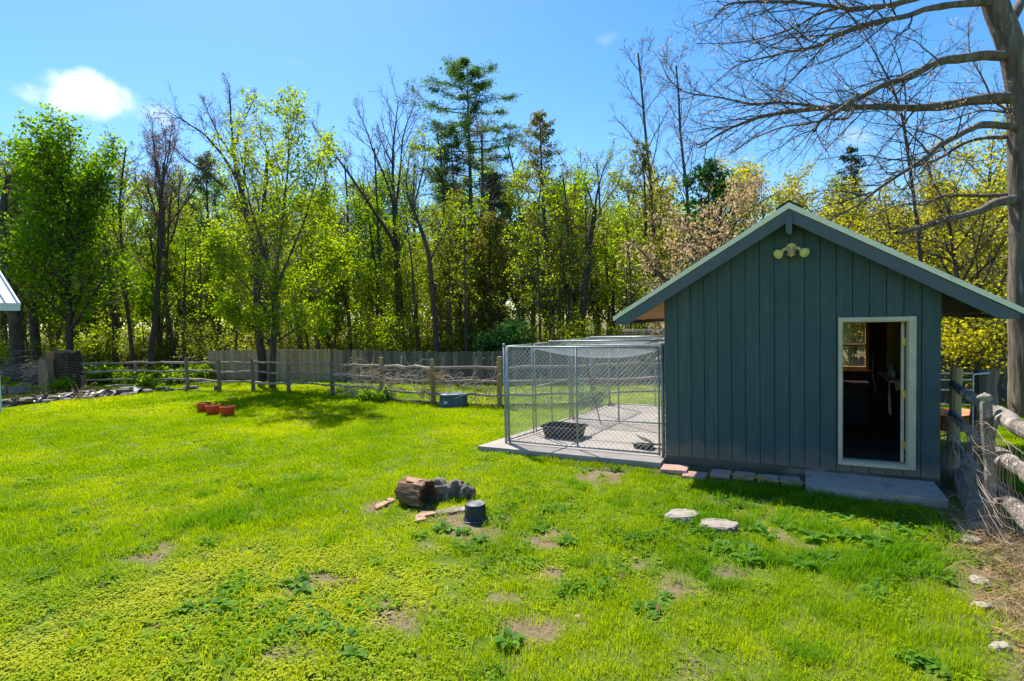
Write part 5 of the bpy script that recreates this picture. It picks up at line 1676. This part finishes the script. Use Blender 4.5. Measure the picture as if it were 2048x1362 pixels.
t.make('oak_tree', OB, 'great grey oak with long bare limbs over the shed roof', None, 'bark_oak', 'bark_limb', [(t.leaf_points([3, 4], .55, .05, .5), .045, 'leaf_dead', dict(aspect=.5))], sides=11, relief=True)

LM = [(120, 'behind the full bright-green tree'), (260, 'between the bright-green tree and the forked bare tree'), (400, 'behind the budded bare trees'), (560, 'behind the airy yellow-green tree'), (690, 'between the airy tree and the wide V'),
      (840, 'behind the wide V-shaped bare tree'), (910, 'behind the crooked bare tree'), (1010, 'round the foot of the tall pine'), (1130, 'behind the tall olive cedar'), (1260, 'behind the leaning bare tree'),
      (1420, 'behind the tan-leaved tree'), (1560, 'behind the left slope of the shed roof'), (1760, 'behind the right slope of the shed roof'), (1960, 'between the shed roof and the oak trunk'), (9999, 'beyond the oak trunk')]


def landmark(px):
    return next(v for k_, v in LM if px < k_)


# -- woods behind: slender trees, each its own object
wood_protos = []
WADJ = ['slender yellow-green woodland tree', 'slender fresh-green woodland tree', 'sparse yellow-green woodland tree', 'slender olive-leaved woodland tree', 'slender golden-leaved woodland tree']
WOODP = par(kids=[19, 6, 5, 0], t0=[.14, .2, .1, 0], ratio=[.30, .42, .5, 0], thick=.016, shape=lambda t: 1.15 - .7 * t)
for k, (lm, per, sz) in enumerate((('leaf_spring', 10.0, .125), ('leaf_bright', 10.0, .13), ('leaf_spring', 6.5, .115), ('leaf_olive', 9.5, .12), ('leaf_gold', 8.0, .12))):
    b0 = base_at((640, 760, 1230, 880, 1140)[k], (31, 33, 32, 32, 34)[k])
    t = deciduous(100 + k, 8.8, .12, WOODP, (.03 * (k - 2), 0))
    lab = WADJ[k] + ' ' + landmark((640, 760, 1230, 880, 1140)[k])
    grp = ['yellow-green trees in the wood', 'fresh-green trees in the wood', 'sparse yellow-green trees in the wood', 'olive trees in the wood', 'golden trees in the wood'][k]
    wood_protos.append(t.make('woodland_tree', b0, lab, grp, 'bark_brown', 'twig', [(t.leaf_points([2, 3], per, .2), sz, lm, dict(aspect=.75, flat=.2))]))
rw = random.Random(17)
for k in range(126):
    px = -70 + (k % 42) * 53 + rw.uniform(-24, 24)
    D = rw.uniform(28.5, 39) if k < 42 else (rw.uniform(39, 52) if k < 84 else rw.uniform(50, 64))
    if 1240 < px < 1480: D += 4
    yt = rw.uniform(400, 520) if k < 42 else rw.uniform(345, 480)
    b0 = base_at(px, D); h = height_at(px, yt, D)
    if px > 1250: ch = rw.choice([4, 3, 2, 4])
    elif px < 260: ch = rw.choice([1, 1, 0, 3])
    else: ch = rw.choice([0, 0, 1, 2, 3])
    s_ = h / 9.0
    copy_tree(wood_protos[ch], b0, rw.uniform(0, 6.28), (s_ * rw.uniform(.95, 1.25), s_ * rw.uniform(.95, 1.25), s_), ('farthest ' if D > 52 else 'far ' if D > 39 else '') + WADJ[ch] + ' ' + landmark(px))
# the wood beyond them, one unbroken mass of foliage and stems
rgf = np.random.default_rng(9)
nF = 90000
fx_ = rgf.uniform(-85, 85, nF); fy_ = rgf.uniform(66, 84, nF)
ht = 11.5 + 7 * fbm(fx_, fy_, 9, 1) - 2
fz_ = ht * rgf.random(nF) ** .85
ok_ = fbm(fx_ + fz_ * 1.3, fy_ * .6 + fz_ * 2.1, 3.0, 2) > .40
C_ = np.stack([fx_, fy_, fz_], 1)[ok_]
V, Qd = leaf_quads(C_, .42, rgf, aspect=.75)
fw = link('far_woods', mesh_np('far_woods', V, Qd, mat='leaf_spring', tint=np.clip(.55 + .28 * rgf.normal(size=len(Qd)), 0, 1)))
tag(fw, 'far leafy woods closing the view behind the trees', 'woods', kind='stuff')
# young thin-stemmed trees with few leaves
poles = []
for k in range(3):
    t = deciduous(180 + k, 7.5, (.06, .085, .05)[k], par(kids=[12, 5, 4, 0], t0=[.3, .2, .1, 0], ratio=[.22, .42, .5, 0], thick=.013, wander=[.035, .13, .17, .2]), (.05 * (k - 1), 0))
    px_ = (600, 840, 1250)[k]
    poles.append(t.make('sapling', base_at(px_, 27.5), 'thin young tree with few leaves ' + landmark(px_), 'thin young trees at the wood edge', 'bark_grey', 'twig_pale', [(t.leaf_points([2, 3], 2.6, .12), .10, 'leaf_spring', dict(aspect=.75, flat=.2))]))
for k in range(44):
    px = -40 + k * 31 + rw.uniform(-14, 14); D = rw.uniform(1.0, 11) + float(stk_y(at(px, 700, 28).x)) + .8; s_ = rw.uniform(.6, 1.15)
    copy_tree(poles[k % 3], base_at(px, D), rw.uniform(0, 6.28), (s_, s_, s_), 'thin young tree with few leaves ' + landmark(px))
# bare trunks scattered through the wood
for k in range(26):
    px = -20 + k * 50 + rw.uniform(-20, 20); D = rw.uniform(27.5, 46); yt = rw.uniform(265, 420)
    pr, ph = bare_protos[k % 3]
    b0 = base_at(px, D); s_ = height_at(px, yt, D) / ph
    copy_tree(pr, b0, rw.uniform(0, 6.28), (s_ * 1.2, s_ * 1.2, s_), 'bare grey-barked woodland tree ' + landmark(px), 'bare trees in the wood')
for px, D, yt, sw, lab in ((34, 26.5, 340, 3.0, 'thick dark double-width trunk behind the brush pile'), (74, 28, 380, 2.4, 'dark trunk between the brush pile and the grey post'), (230, 31, 380, 1.6, 'dark straight trunk just left of the forked bare tree')):
    pr, ph = bare_protos[2]
    s_ = height_at(px, yt, D) / ph
    copy_tree(pr, base_at(px, D), px * .1, (s_ * sw, s_ * sw, s_), lab, 'bare trees in the wood')
# under-storey shrubs, each its own object
shrubs = []
for k, lm in enumerate(('leaf_spring', 'leaf_olive', 'leaf_gold')):
    t = Tree(140 + k)
    for j in range(12):
        a = t.rg.uniform(0, 6.28); d = norm(np.array([math.cos(a) * .6, math.sin(a) * .6, 1]))
        t.branch(np.array([t.rg.normal() * .25, t.rg.normal() * .25, 0]), d, t.rg.uniform(1.5, 2.8), .02, 1, par(levels=4, kids=[0, 7, 5, 0]))
    t.lev[0] = t.lev[1][:4]; t.lev[1] = t.lev[1][4:]
    L = t.leaf_points([2, 3], 7, .14)
    shrubs.append(t.make('woodland_shrub', base_at((760, 900, 1960)[k], (27, 28, 15)[k]), ['yellow-green leafy shrub ' + landmark(760), 'olive leafy shrub ' + landmark(900), 'golden leafy shrub close to the thin white pipe'][k], ['yellow-green wood shrubs', 'olive wood shrubs', 'golden shrubs right of the shed'][k], 'bark_brown', 'twig', [(L, .095, lm, dict(aspect=.75, flat=.2))], cat='shrub'))
for k in range(36):
    px = -60 + k * 40 + rw.uniform(-18, 18)
    x_ = at(px, 700, 30).x
    D = rw.uniform(1.2, 9) + float(stk_y(x_)) + 1
    b0 = base_at(px, D); s_ = rw.uniform(.5, 1.15)
    copy_tree(shrubs[k % 2], b0, rw.uniform(0, 6.28), (s_ * 1.2, s_ * 1.2, s_), ('yellow-green' if k % 2 == 0 else 'olive') + ' leafy shrub ' + landmark(px))
for px, D, s_ in ((1890, 19, 1.3), (1905, 16.5, .9), (1935, 17.5, 1.2), (2000, 16, 1.1), (2030, 18, 1.3), (2060, 15.5, 1.0), (1870, 24, 1.6), (1950, 24, 1.7), (2040, 24, 1.7), (1800, 24, 1.6), (1700, 25, 1.7)):
    copy_tree(shrubs[2], base_at(px, D), rw.uniform(0, 6.28), (s_, s_, s_), 'golden leafy shrub ' + landmark(px) + (' in the back row' if D > 20 else ''))
# low green plants at the fence foot and beside the stump
low = Tree(160)
for j in range(16):
    a = low.rg.uniform(0, 6.28); d = norm(np.array([math.cos(a), math.sin(a), .9]))
    low.branch(np.array([low.rg.normal() * .1, low.rg.normal() * .1, 0]), d, low.rg.uniform(.25, .5), .006, 1, par(levels=3, seg=[4, 4, 3, 2], kids=[0, 4, 0, 0], rmin=.003))
low.lev[0] = low.lev[1][:3]; low.lev[1] = low.lev[1][3:]
Ll = low.leaf_points([1, 2], 8, .04)
p = G(755, 806)
low0 = low.make('leafy_plant', (p.x, p.y + .2, 0), 'bright leafy plant at the foot of the vine-covered fence bay', None, 'twig', 'twig', [(Ll, .075, 'leaf_bright', dict(aspect=.7, flat=.2))], cat='plant')
for px, py, s_, lab in ((735, 802, .9, 'smaller leafy plant beside the bright plant under the vines'), (770, 800, .8, 'leafy plant against the tan post with vines'), (122, 788, 1.5, 'leafy plant before the massive stump'), (297, 778, 1.5, 'grey-green leafy clump between fence and dark edging rocks'), (1180, 812, 1.2, 'leafy weeds behind the kennel')):
    q = G(px, py); copy_tree(low0, (q.x, q.y, 0), rw.uniform(0, 6), (s_,) * 3, lab)
for k in range(16):
    px = 150 + k * 17 + rw.uniform(-8, 8); q = G(px, rw.uniform(762, 772)); s_ = rw.uniform(1.1, 2)
    copy_tree(low0, (q.x, q.y, 0), rw.uniform(0, 6), (s_,) * 3, 'low leafy plant beyond the rail fence by the pale rocks', 'leafy plants beyond the rail fence')

# ------------------------------------------------------------------ broad-leaved weeds in the lawn
def weed_mesh(seed, n=10, L0=.16):
    rg = np.random.default_rng(seed); V, Qd, tn = [], [], []
    for k in range(n):
        a = k * 2.4 + rg.normal() * .3; L_ = L0 * rg.uniform(.6, 1.25); w = L_ * rg.uniform(.16, .24); up = rg.uniform(.25, 1.0)
        cx, sx = math.cos(a), math.sin(a); s0 = len(V)
        prof = [(0, .15), (.25, .55), (.5, 1), (.75, .8), (1, .05)]
        for i, (t, ww) in enumerate(prof):
            r_ = L_ * t * (1 - .15 * t); z = L_ * (up * t - up * .75 * t * t) + .005
            for s_, zz in ((-1, .25), (0, 0), (1, .25)):
                V.append((cx * r_ - sx * w * ww * s_, sx * r_ + cx * w * ww * s_, z + zz * w * ww))
        tv = rg.random()
        for i in range(4):
            for j in range(2):
                q0 = s0 + i * 3 + j; Qd.append((q0, q0 + 1, q0 + 4, q0 + 3)); tn.append(tv)
    return mesh_np('weed', V, Qd, mat='weed_leaf', smooth=True, tint=tn)


wm = [weed_mesh(1), weed_mesh(2, 7, .12), weed_mesh(3, 13, .18), weed_mesh(4, 8, .14)]
spots = []
rz_ = random.Random(31)
for (px, py, sx, sy, n, wh) in ((1745, 1085, 75, 32, 20, 'in the big patch below the concrete step'), (1660, 1040, 70, 20, 8, 'at the edge of the shed shadow'), (1475, 1105, 40, 14, 6, 'just below the angular pale stone'), (1560, 1050, 50, 30, 8, 'right beside the angular pale stone'), (640, 1240, 40, 30, 8, 'among the creeping ground cover'), (1020, 1285, 25, 15, 3, 'on a thin patch amid long grass'), (905, 1075, 70, 25, 8, 'on the worn lawn below the bucket'), (1100, 1060, 60, 25, 6, 'between the bucket and the pale stones'), (700, 1300, 30, 25, 4, 'at the edge of the creeping ground cover'), (1890, 1160, 12, 6, 2, 'near the pale oval stone'), (1740, 1190, 20, 10, 3, 'by itself below the big weed patch'), (1640, 1120, 60, 20, 6, 'between the pale stones and the big patch'), (610, 1175, 40, 15, 4, 'where grass meets the creeping ground cover'), (1330, 1195, 60, 30, 4, 'in the lawn below the two pale stones'), (1840, 1330, 30, 15, 3, 'in the long grass near the old fence'), (970, 905, 60, 6, 5, 'along the left end of the kennel slab'), (1200, 945, 90, 8, 8, 'along the front edge of the kennel slab'), (380, 1210, 120, 60, 4, 'lost in the creeping ground cover')):
    for k in range(n):
        spots.append((px + rz_.gauss(0, sx * .6), py + rz_.gauss(0, sy * .6), wh))
for k, (px, py, wh) in enumerate(spots):
    q = G(px, min(py, 1350))
    s_ = rz_.uniform(.55, 1.05) * (.7 if py < 960 else 1.15 if 'big patch' in wh or 'angular' in wh else .9)
    o = link('broadleaf_weed', wm[k % 4], None, (q.x, q.y, Hs(q.x, q.y) + .005), (rz_.uniform(-.15, .15), rz_.uniform(-.15, .15), rz_.uniform(0, 6.28)), (s_,) * 3)
    tag(o, 'broad-leaved weed ' + wh, 'weed', 'weeds ' + wh)

# dead grass and fallen leaves under the old fence
rg = np.random.default_rng(44)
paths = []
for k in range(3200):
    u = rg.random() ** .7
    c_ = np.array([5.6, 6.7]) + (np.array([3.8, 3.4]) - np.array([5.6, 6.7])) * u + rg.normal(size=2) * .22
    a = rg.uniform(0, 6.28); L_ = rg.uniform(.08, .26); z = abs(rg.normal()) * .06
    d = np.array([math.cos(a), math.sin(a), rg.uniform(-.05, .8)])
    p0 = np.array([c_[0], c_[1], z]); paths.append((np.array([p0, p0 + d * L_ * .5 + [0, 0, .02], p0 + d * L_]), np.array([.0022, .002, .001])))
V, Qd = tubes_np(paths, 3); V[:, 2] = np.maximum(V[:, 2], .004)
tag(link('dead_grass', mesh_np('dead_grass', V, Qd, mat='straw')), 'dry brown dead grass matted under the old wire fence', 'dead grass', kind='stuff')
C_ = []
for k in range(330):
    u = rg.random(); c_ = np.array([5.6, 6.7]) + (np.array([3.6, 3.5]) - np.array([5.6, 6.7])) * u + rg.normal(size=2) * [.28, .28]
    C_.append((c_[0], c_[1], .015 + .02 * rg.random()))
for k in range(70):
    y = rg.uniform(3.6, 8); C_.append((rg.uniform(-.85 * y, .5 * y), y, .03))
for k in range(260):
    px = rg.uniform(-40, 215); q = G(px, float(np.interp(px, ex, ey)) - rg.uniform(2, 9)); C_.append((q.x, q.y + .3, rg.uniform(.08, .30)))
C_ = np.array(C_)
V, Qd = leaf_quads(C_, .075, rg, aspect=.55, flat=.75)
V[:, 2] = np.maximum(V[:, 2], .006)
tag(link('leaf_litter', mesh_np('leaf_litter', V, Qd, mat='litter_leaf', tint=rg.random(len(Qd)))), 'scattered dry fallen leaves on lawn and pond edge', 'leaf litter', kind='stuff')

# ------------------------------------------------------------------ grass: tufts of real blades spread over the lawn
tuft_col = bpy.data.collections.new('tufts')


def tuft(name, n, rad, hmin, hmax, wid, mat, seed, bend=.5):
    rg = np.random.default_rng(seed)
    a = rg.uniform(0, 6.28, n); r_ = rad * np.sqrt(rg.random(n))
    bx, by = r_ * np.cos(a), r_ * np.sin(a)
    h = rg.uniform(hmin, hmax, n); az = rg.uniform(0, 6.28, n); bd = h * bend * rg.uniform(.2, 1.2, n)
    dx, dy = np.cos(az), np.sin(az); fx, fy = -dy, dx
    w = wid * rg.uniform(.7, 1.2, n) / 2
    z = np.zeros(n)
    P0 = np.stack([bx - fx * w, by - fy * w, z - .01], 1); P1_ = np.stack([bx + fx * w, by + fy * w, z - .01], 1)
    P2_ = np.stack([bx + dx * bd * .35 + fx * w * .8, by + dy * bd * .35 + fy * w * .8, h * .6], 1); P3_ = np.stack([bx + dx * bd * .35 - fx * w * .8, by + dy * bd * .35 - fy * w * .8, h * .6], 1)
    P4 = np.stack([bx + dx * bd, by + dy * bd, h], 1)
    V = np.stack([P0, P1_, P2_, P3_, P4], 1).reshape(-1, 3)
    i = np.arange(n) * 5
    me = mesh_np(name, V, np.stack([i, i + 1, i + 2, i + 3], 1), np.stack([i + 3, i + 2, i + 4], 1), mat)
    ob = bpy.data.objects.new(name, me); tuft_col.objects.link(ob)


def clover(name, n, rad, size, mat, seed, hmax=.04):
    rg = np.random.default_rng(seed)
    a = rg.uniform(0, 6.28, n); r_ = rad * np.sqrt(rg.random(n)); c = np.stack([r_ * np.cos(a), r_ * np.sin(a), rg.uniform(.008, hmax, n)], 1)
    s = size * rg.uniform(.6, 1.2, n); nx = rg.normal(size=(n, 3)) * .32; nx[:, 2] = 1; nx /= np.linalg.norm(nx, axis=1, keepdims=True)
    u = np.cross(nx, np.array([1., 0, 0])); u /= np.linalg.norm(u, axis=1, keepdims=True); v = np.cross(nx, u)
    V = []
    for k in range(6):
        t = k * math.pi / 3
        V.append(c + (u * math.cos(t) + v * math.sin(t)) * s[:, None] * .5 * (.85 if k == 0 else 1.0) + (nx * (.12 * s)[:, None] if k % 2 else 0))
    V = np.stack(V, 1).reshape(-1, 3); i = np.arange(n) * 6
    me = mesh_np(name, V, np.concatenate([np.stack([i, i + 1, i + 2, i + 3], 1), np.stack([i, i + 3, i + 4, i + 5], 1)]), None, mat)
    ob = bpy.data.objects.new(name, me); tuft_col.objects.link(ob)


tuft('t00', 56, .11, .03, .09, .0048, 'grass_blade', 1, .7)
tuft('t01', 56, .11, .02, .065, .0055, 'grass_blade', 2, 1.0)
tuft('t02', 60, .10, .06, .14, .0055, 'grass_dark', 3, .7)
clover('t03', 75, .12, .020, 'clover_leaf', 4)
clover('t04', 62, .12, .025, 'clover_leaf', 5)
tuft('t05', 24, .13, .006, .022, .0035, 'straw_blade', 6, 3.2)
tuft('t06', 75, .18, .03, .075, .008, 'grass_blade', 7)
tuft('t07', 75, .18, .03, .06, .008, 'grass_blade', 8, .8)
clover('t08', 60, .18, .045, 'clover_leaf', 9)
tuft('t09', 110, .34, .04, .085, .016, 'grass_blade', 10)
clover('t11', 26, .13, .045, 'weed_inst', 12, .06)
tuft('t12', 9, .12, .015, .05, .0045, 'grass_blade', 13, 1.2)
tuft('t10', 110, .34, .03, .07, .016, 'grass_blade', 11, .8)

rg = np.random.default_rng(77)
PX, PY, PI_, PS, PT = [], [], [], [], []
pond_px = None
ed = [G(a, b) for a, b in edge]; edx = np.array([q.x for q in ed]); edy = np.array([q.y for q in ed])
for (y0, y1, dens, lod) in ((2.0, 9.0, 115, 0), (9.0, 16.0, 46, 1), (16.0, 33.0, 15, 2)):
    xm = .98 * y1 + 2.0
    n = int((y1 - y0) * 2 * xm * dens)
    x, y = rg.uniform(-xm, xm, n), rg.uniform(y0, y1, n)
    keep = np.abs(x) < .98 * y + 2.0
    a_, b_ = to_shed(x, y)
    keep &= ~((a_ > -.1) & (a_ < 3.75) & (b_ > -.28) & (b_ < 4.4))
    keep &= ~slab_mask(a_, b_, .0)
    keep &= ~((a_ > 2.0) & (a_ < 3.62) & (b_ > -.97) & (b_ < .1))
    keep &= ~((a_ > .0) & (a_ < 2.05) & (b_ > -.66) & (b_ < .1) & (rg.random(n) < .93))
    lim = stk_y(x) + np.where(x < -13.7, 5, -.1)
    keep &= y < lim
    # the liner strip
    yl = np.interp(x, edx, edy)
    keep &= ~((x < -11.8) & (y > yl - .05) & (y < yl + .95))
    bare = bare_amount(x, y)
    isb = rg.random(n) < bare * .95
    keep &= ~(isb & (rg.random(n) < (.35 if lod == 0 else 1)))
    dark = np.zeros(n)
    x, y, a_, b_, bare, isb = x[keep], y[keep], a_[keep], b_[keep], bare[keep], isb[keep]; n = len(x)
    big = fbm(x, y, 2.6, 3); med = fbm(x, y, .8, 0); u = rg.random(n)
    cz = np.clip((6.5 - y + 1.8 * (big - .5)) / 1.5, 0, 1) * np.clip((-.1 - x + 2.0 * (big - .5)) / 1.2, 0, 1)          # creeping ground cover at the near left
    mz = np.clip((9.0 - y) / 1.5, 0, 1) * np.clip((x + 1.0) / 1.2, 0, 1) * np.clip((y - 4.6) / .8, 0, 1)   # mixed weeds in front of the shed
    pcl = np.clip(cz * .78 + mz * (.25 + 1.3 * (big - .45)), .03, .95)
    if lod == 0:
        lush = (fbm(x, y, 1.7, 4) > .60) & (y < 5.6) & (x > -.3) | ((fbm(x, y, .6, 1) > .74) & (cz < .5)) | ((a_ > .8) & (a_ < 3.9) & (b_ < -.75) & (b_ > -2.6) & (u < .45))
        ii = np.where(u < pcl, np.where(rg.random(n) < .5, 3, 4), np.where(lush & (rg.random(n) < .8), 2, np.where(rg.random(n) < .55, 0, 1)))
        ii = np.where((u > .985 - .09 * mz - .03 * cz) & (med > .47), 11, ii)
        st5 = (bare > .12) & (rg.random(n) < .5); ii = np.where(st5 | (isb & (rg.random(n) < .72)), 5, ii)
        ii = np.where(isb & (ii != 5), np.where(rg.random(n) < .5, 3, 12), ii)
    elif lod == 1:
        ii = np.where((u < mz * .6) | (u < .02), 8, np.where(rg.random(n) < .6, 6, 7))
    else:
        ii = np.where(rg.random(n) < .6, 9, 10)
    hgt = .42 + .95 * med
    PX.append(x); PY.append(y); PI_.append(ii); PS.append(hgt * rg.uniform(.8, 1.2, n))
    PT.append(np.clip(.56 + 1.1 * (big - .5) - .75 * (med - .5) + rg.normal(size=n) * .17 + np.where(cz > .5, .1, 0), 0, 1))
PX, PY, PI_, PS, PT = map(np.concatenate, (PX, PY, PI_, PS, PT))
me = bpy.data.meshes.new('grass')
npt = len(PX)
me.vertices.add(npt)
me.vertices.foreach_set('co', np.stack([PX, PY, H(PX, PY)], 1).astype(np.float32).ravel())
for nm, typ, key, val in (('idx', 'INT', 'value', PI_.astype(np.int32)), ('tint', 'FLOAT', 'value', PT.astype(np.float32))):
    me.attributes.new(nm, typ, 'POINT').data.foreach_set(key, val)
rot = np.zeros((npt, 3), np.float32); rot[:, 2] = rg.uniform(0, 6.28, npt); rot[:, :2] = rg.normal(size=(npt, 2)) * .06
me.attributes.new('rot', 'FLOAT_VECTOR', 'POINT').data.foreach_set('vector', rot.ravel())
scl = np.stack([np.ones(npt), np.ones(npt), PS], 1).astype(np.float32)
me.attributes.new('scl', 'FLOAT_VECTOR', 'POINT').data.foreach_set('vector', scl.ravel())
grass_o = tag(link('grass', me), 'bright green spring lawn of grass and creeping weeds', 'grass', kind='stuff')
ng = bpy.data.node_groups.new('spread_grass', 'GeometryNodeTree')
ng.interface.new_socket('Geometry', in_out='INPUT', socket_type='NodeSocketGeometry')
ng.interface.new_socket('Geometry', in_out='OUTPUT', socket_type='NodeSocketGeometry')
gi, go = ng.nodes.new('NodeGroupInput'), ng.nodes.new('NodeGroupOutput')
ip = ng.nodes.new('GeometryNodeInstanceOnPoints'); ci = ng.nodes.new('GeometryNodeCollectionInfo')
ci.inputs['Collection'].default_value = tuft_col
ci.inputs['Separate Children'].default_value = True
ci.inputs['Reset Children'].default_value = True
ip.inputs['Pick Instance'].default_value = True


def named(nm, typ):
    q = ng.nodes.new('GeometryNodeInputNamedAttribute'); q.data_type = typ; q.inputs['Name'].default_value = nm
    return q.outputs['Attribute']


er = ng.nodes.new('FunctionNodeEulerToRotation')
ng.links.new(named('rot', 'FLOAT_VECTOR'), er.inputs[0])
ng.links.new(gi.outputs[0], ip.inputs['Points']); ng.links.new(ci.outputs[0], ip.inputs['Instance'])
ng.links.new(named('idx', 'INT'), ip.inputs['Instance Index']); ng.links.new(er.outputs[0], ip.inputs['Rotation']); ng.links.new(named('scl', 'FLOAT_VECTOR'), ip.inputs['Scale'])
ng.links.new(ip.outputs[0], go.inputs[0])
md = grass_o.modifiers.new('spread', 'NODES'); md.node_group = ng
print('grass tufts', npt)
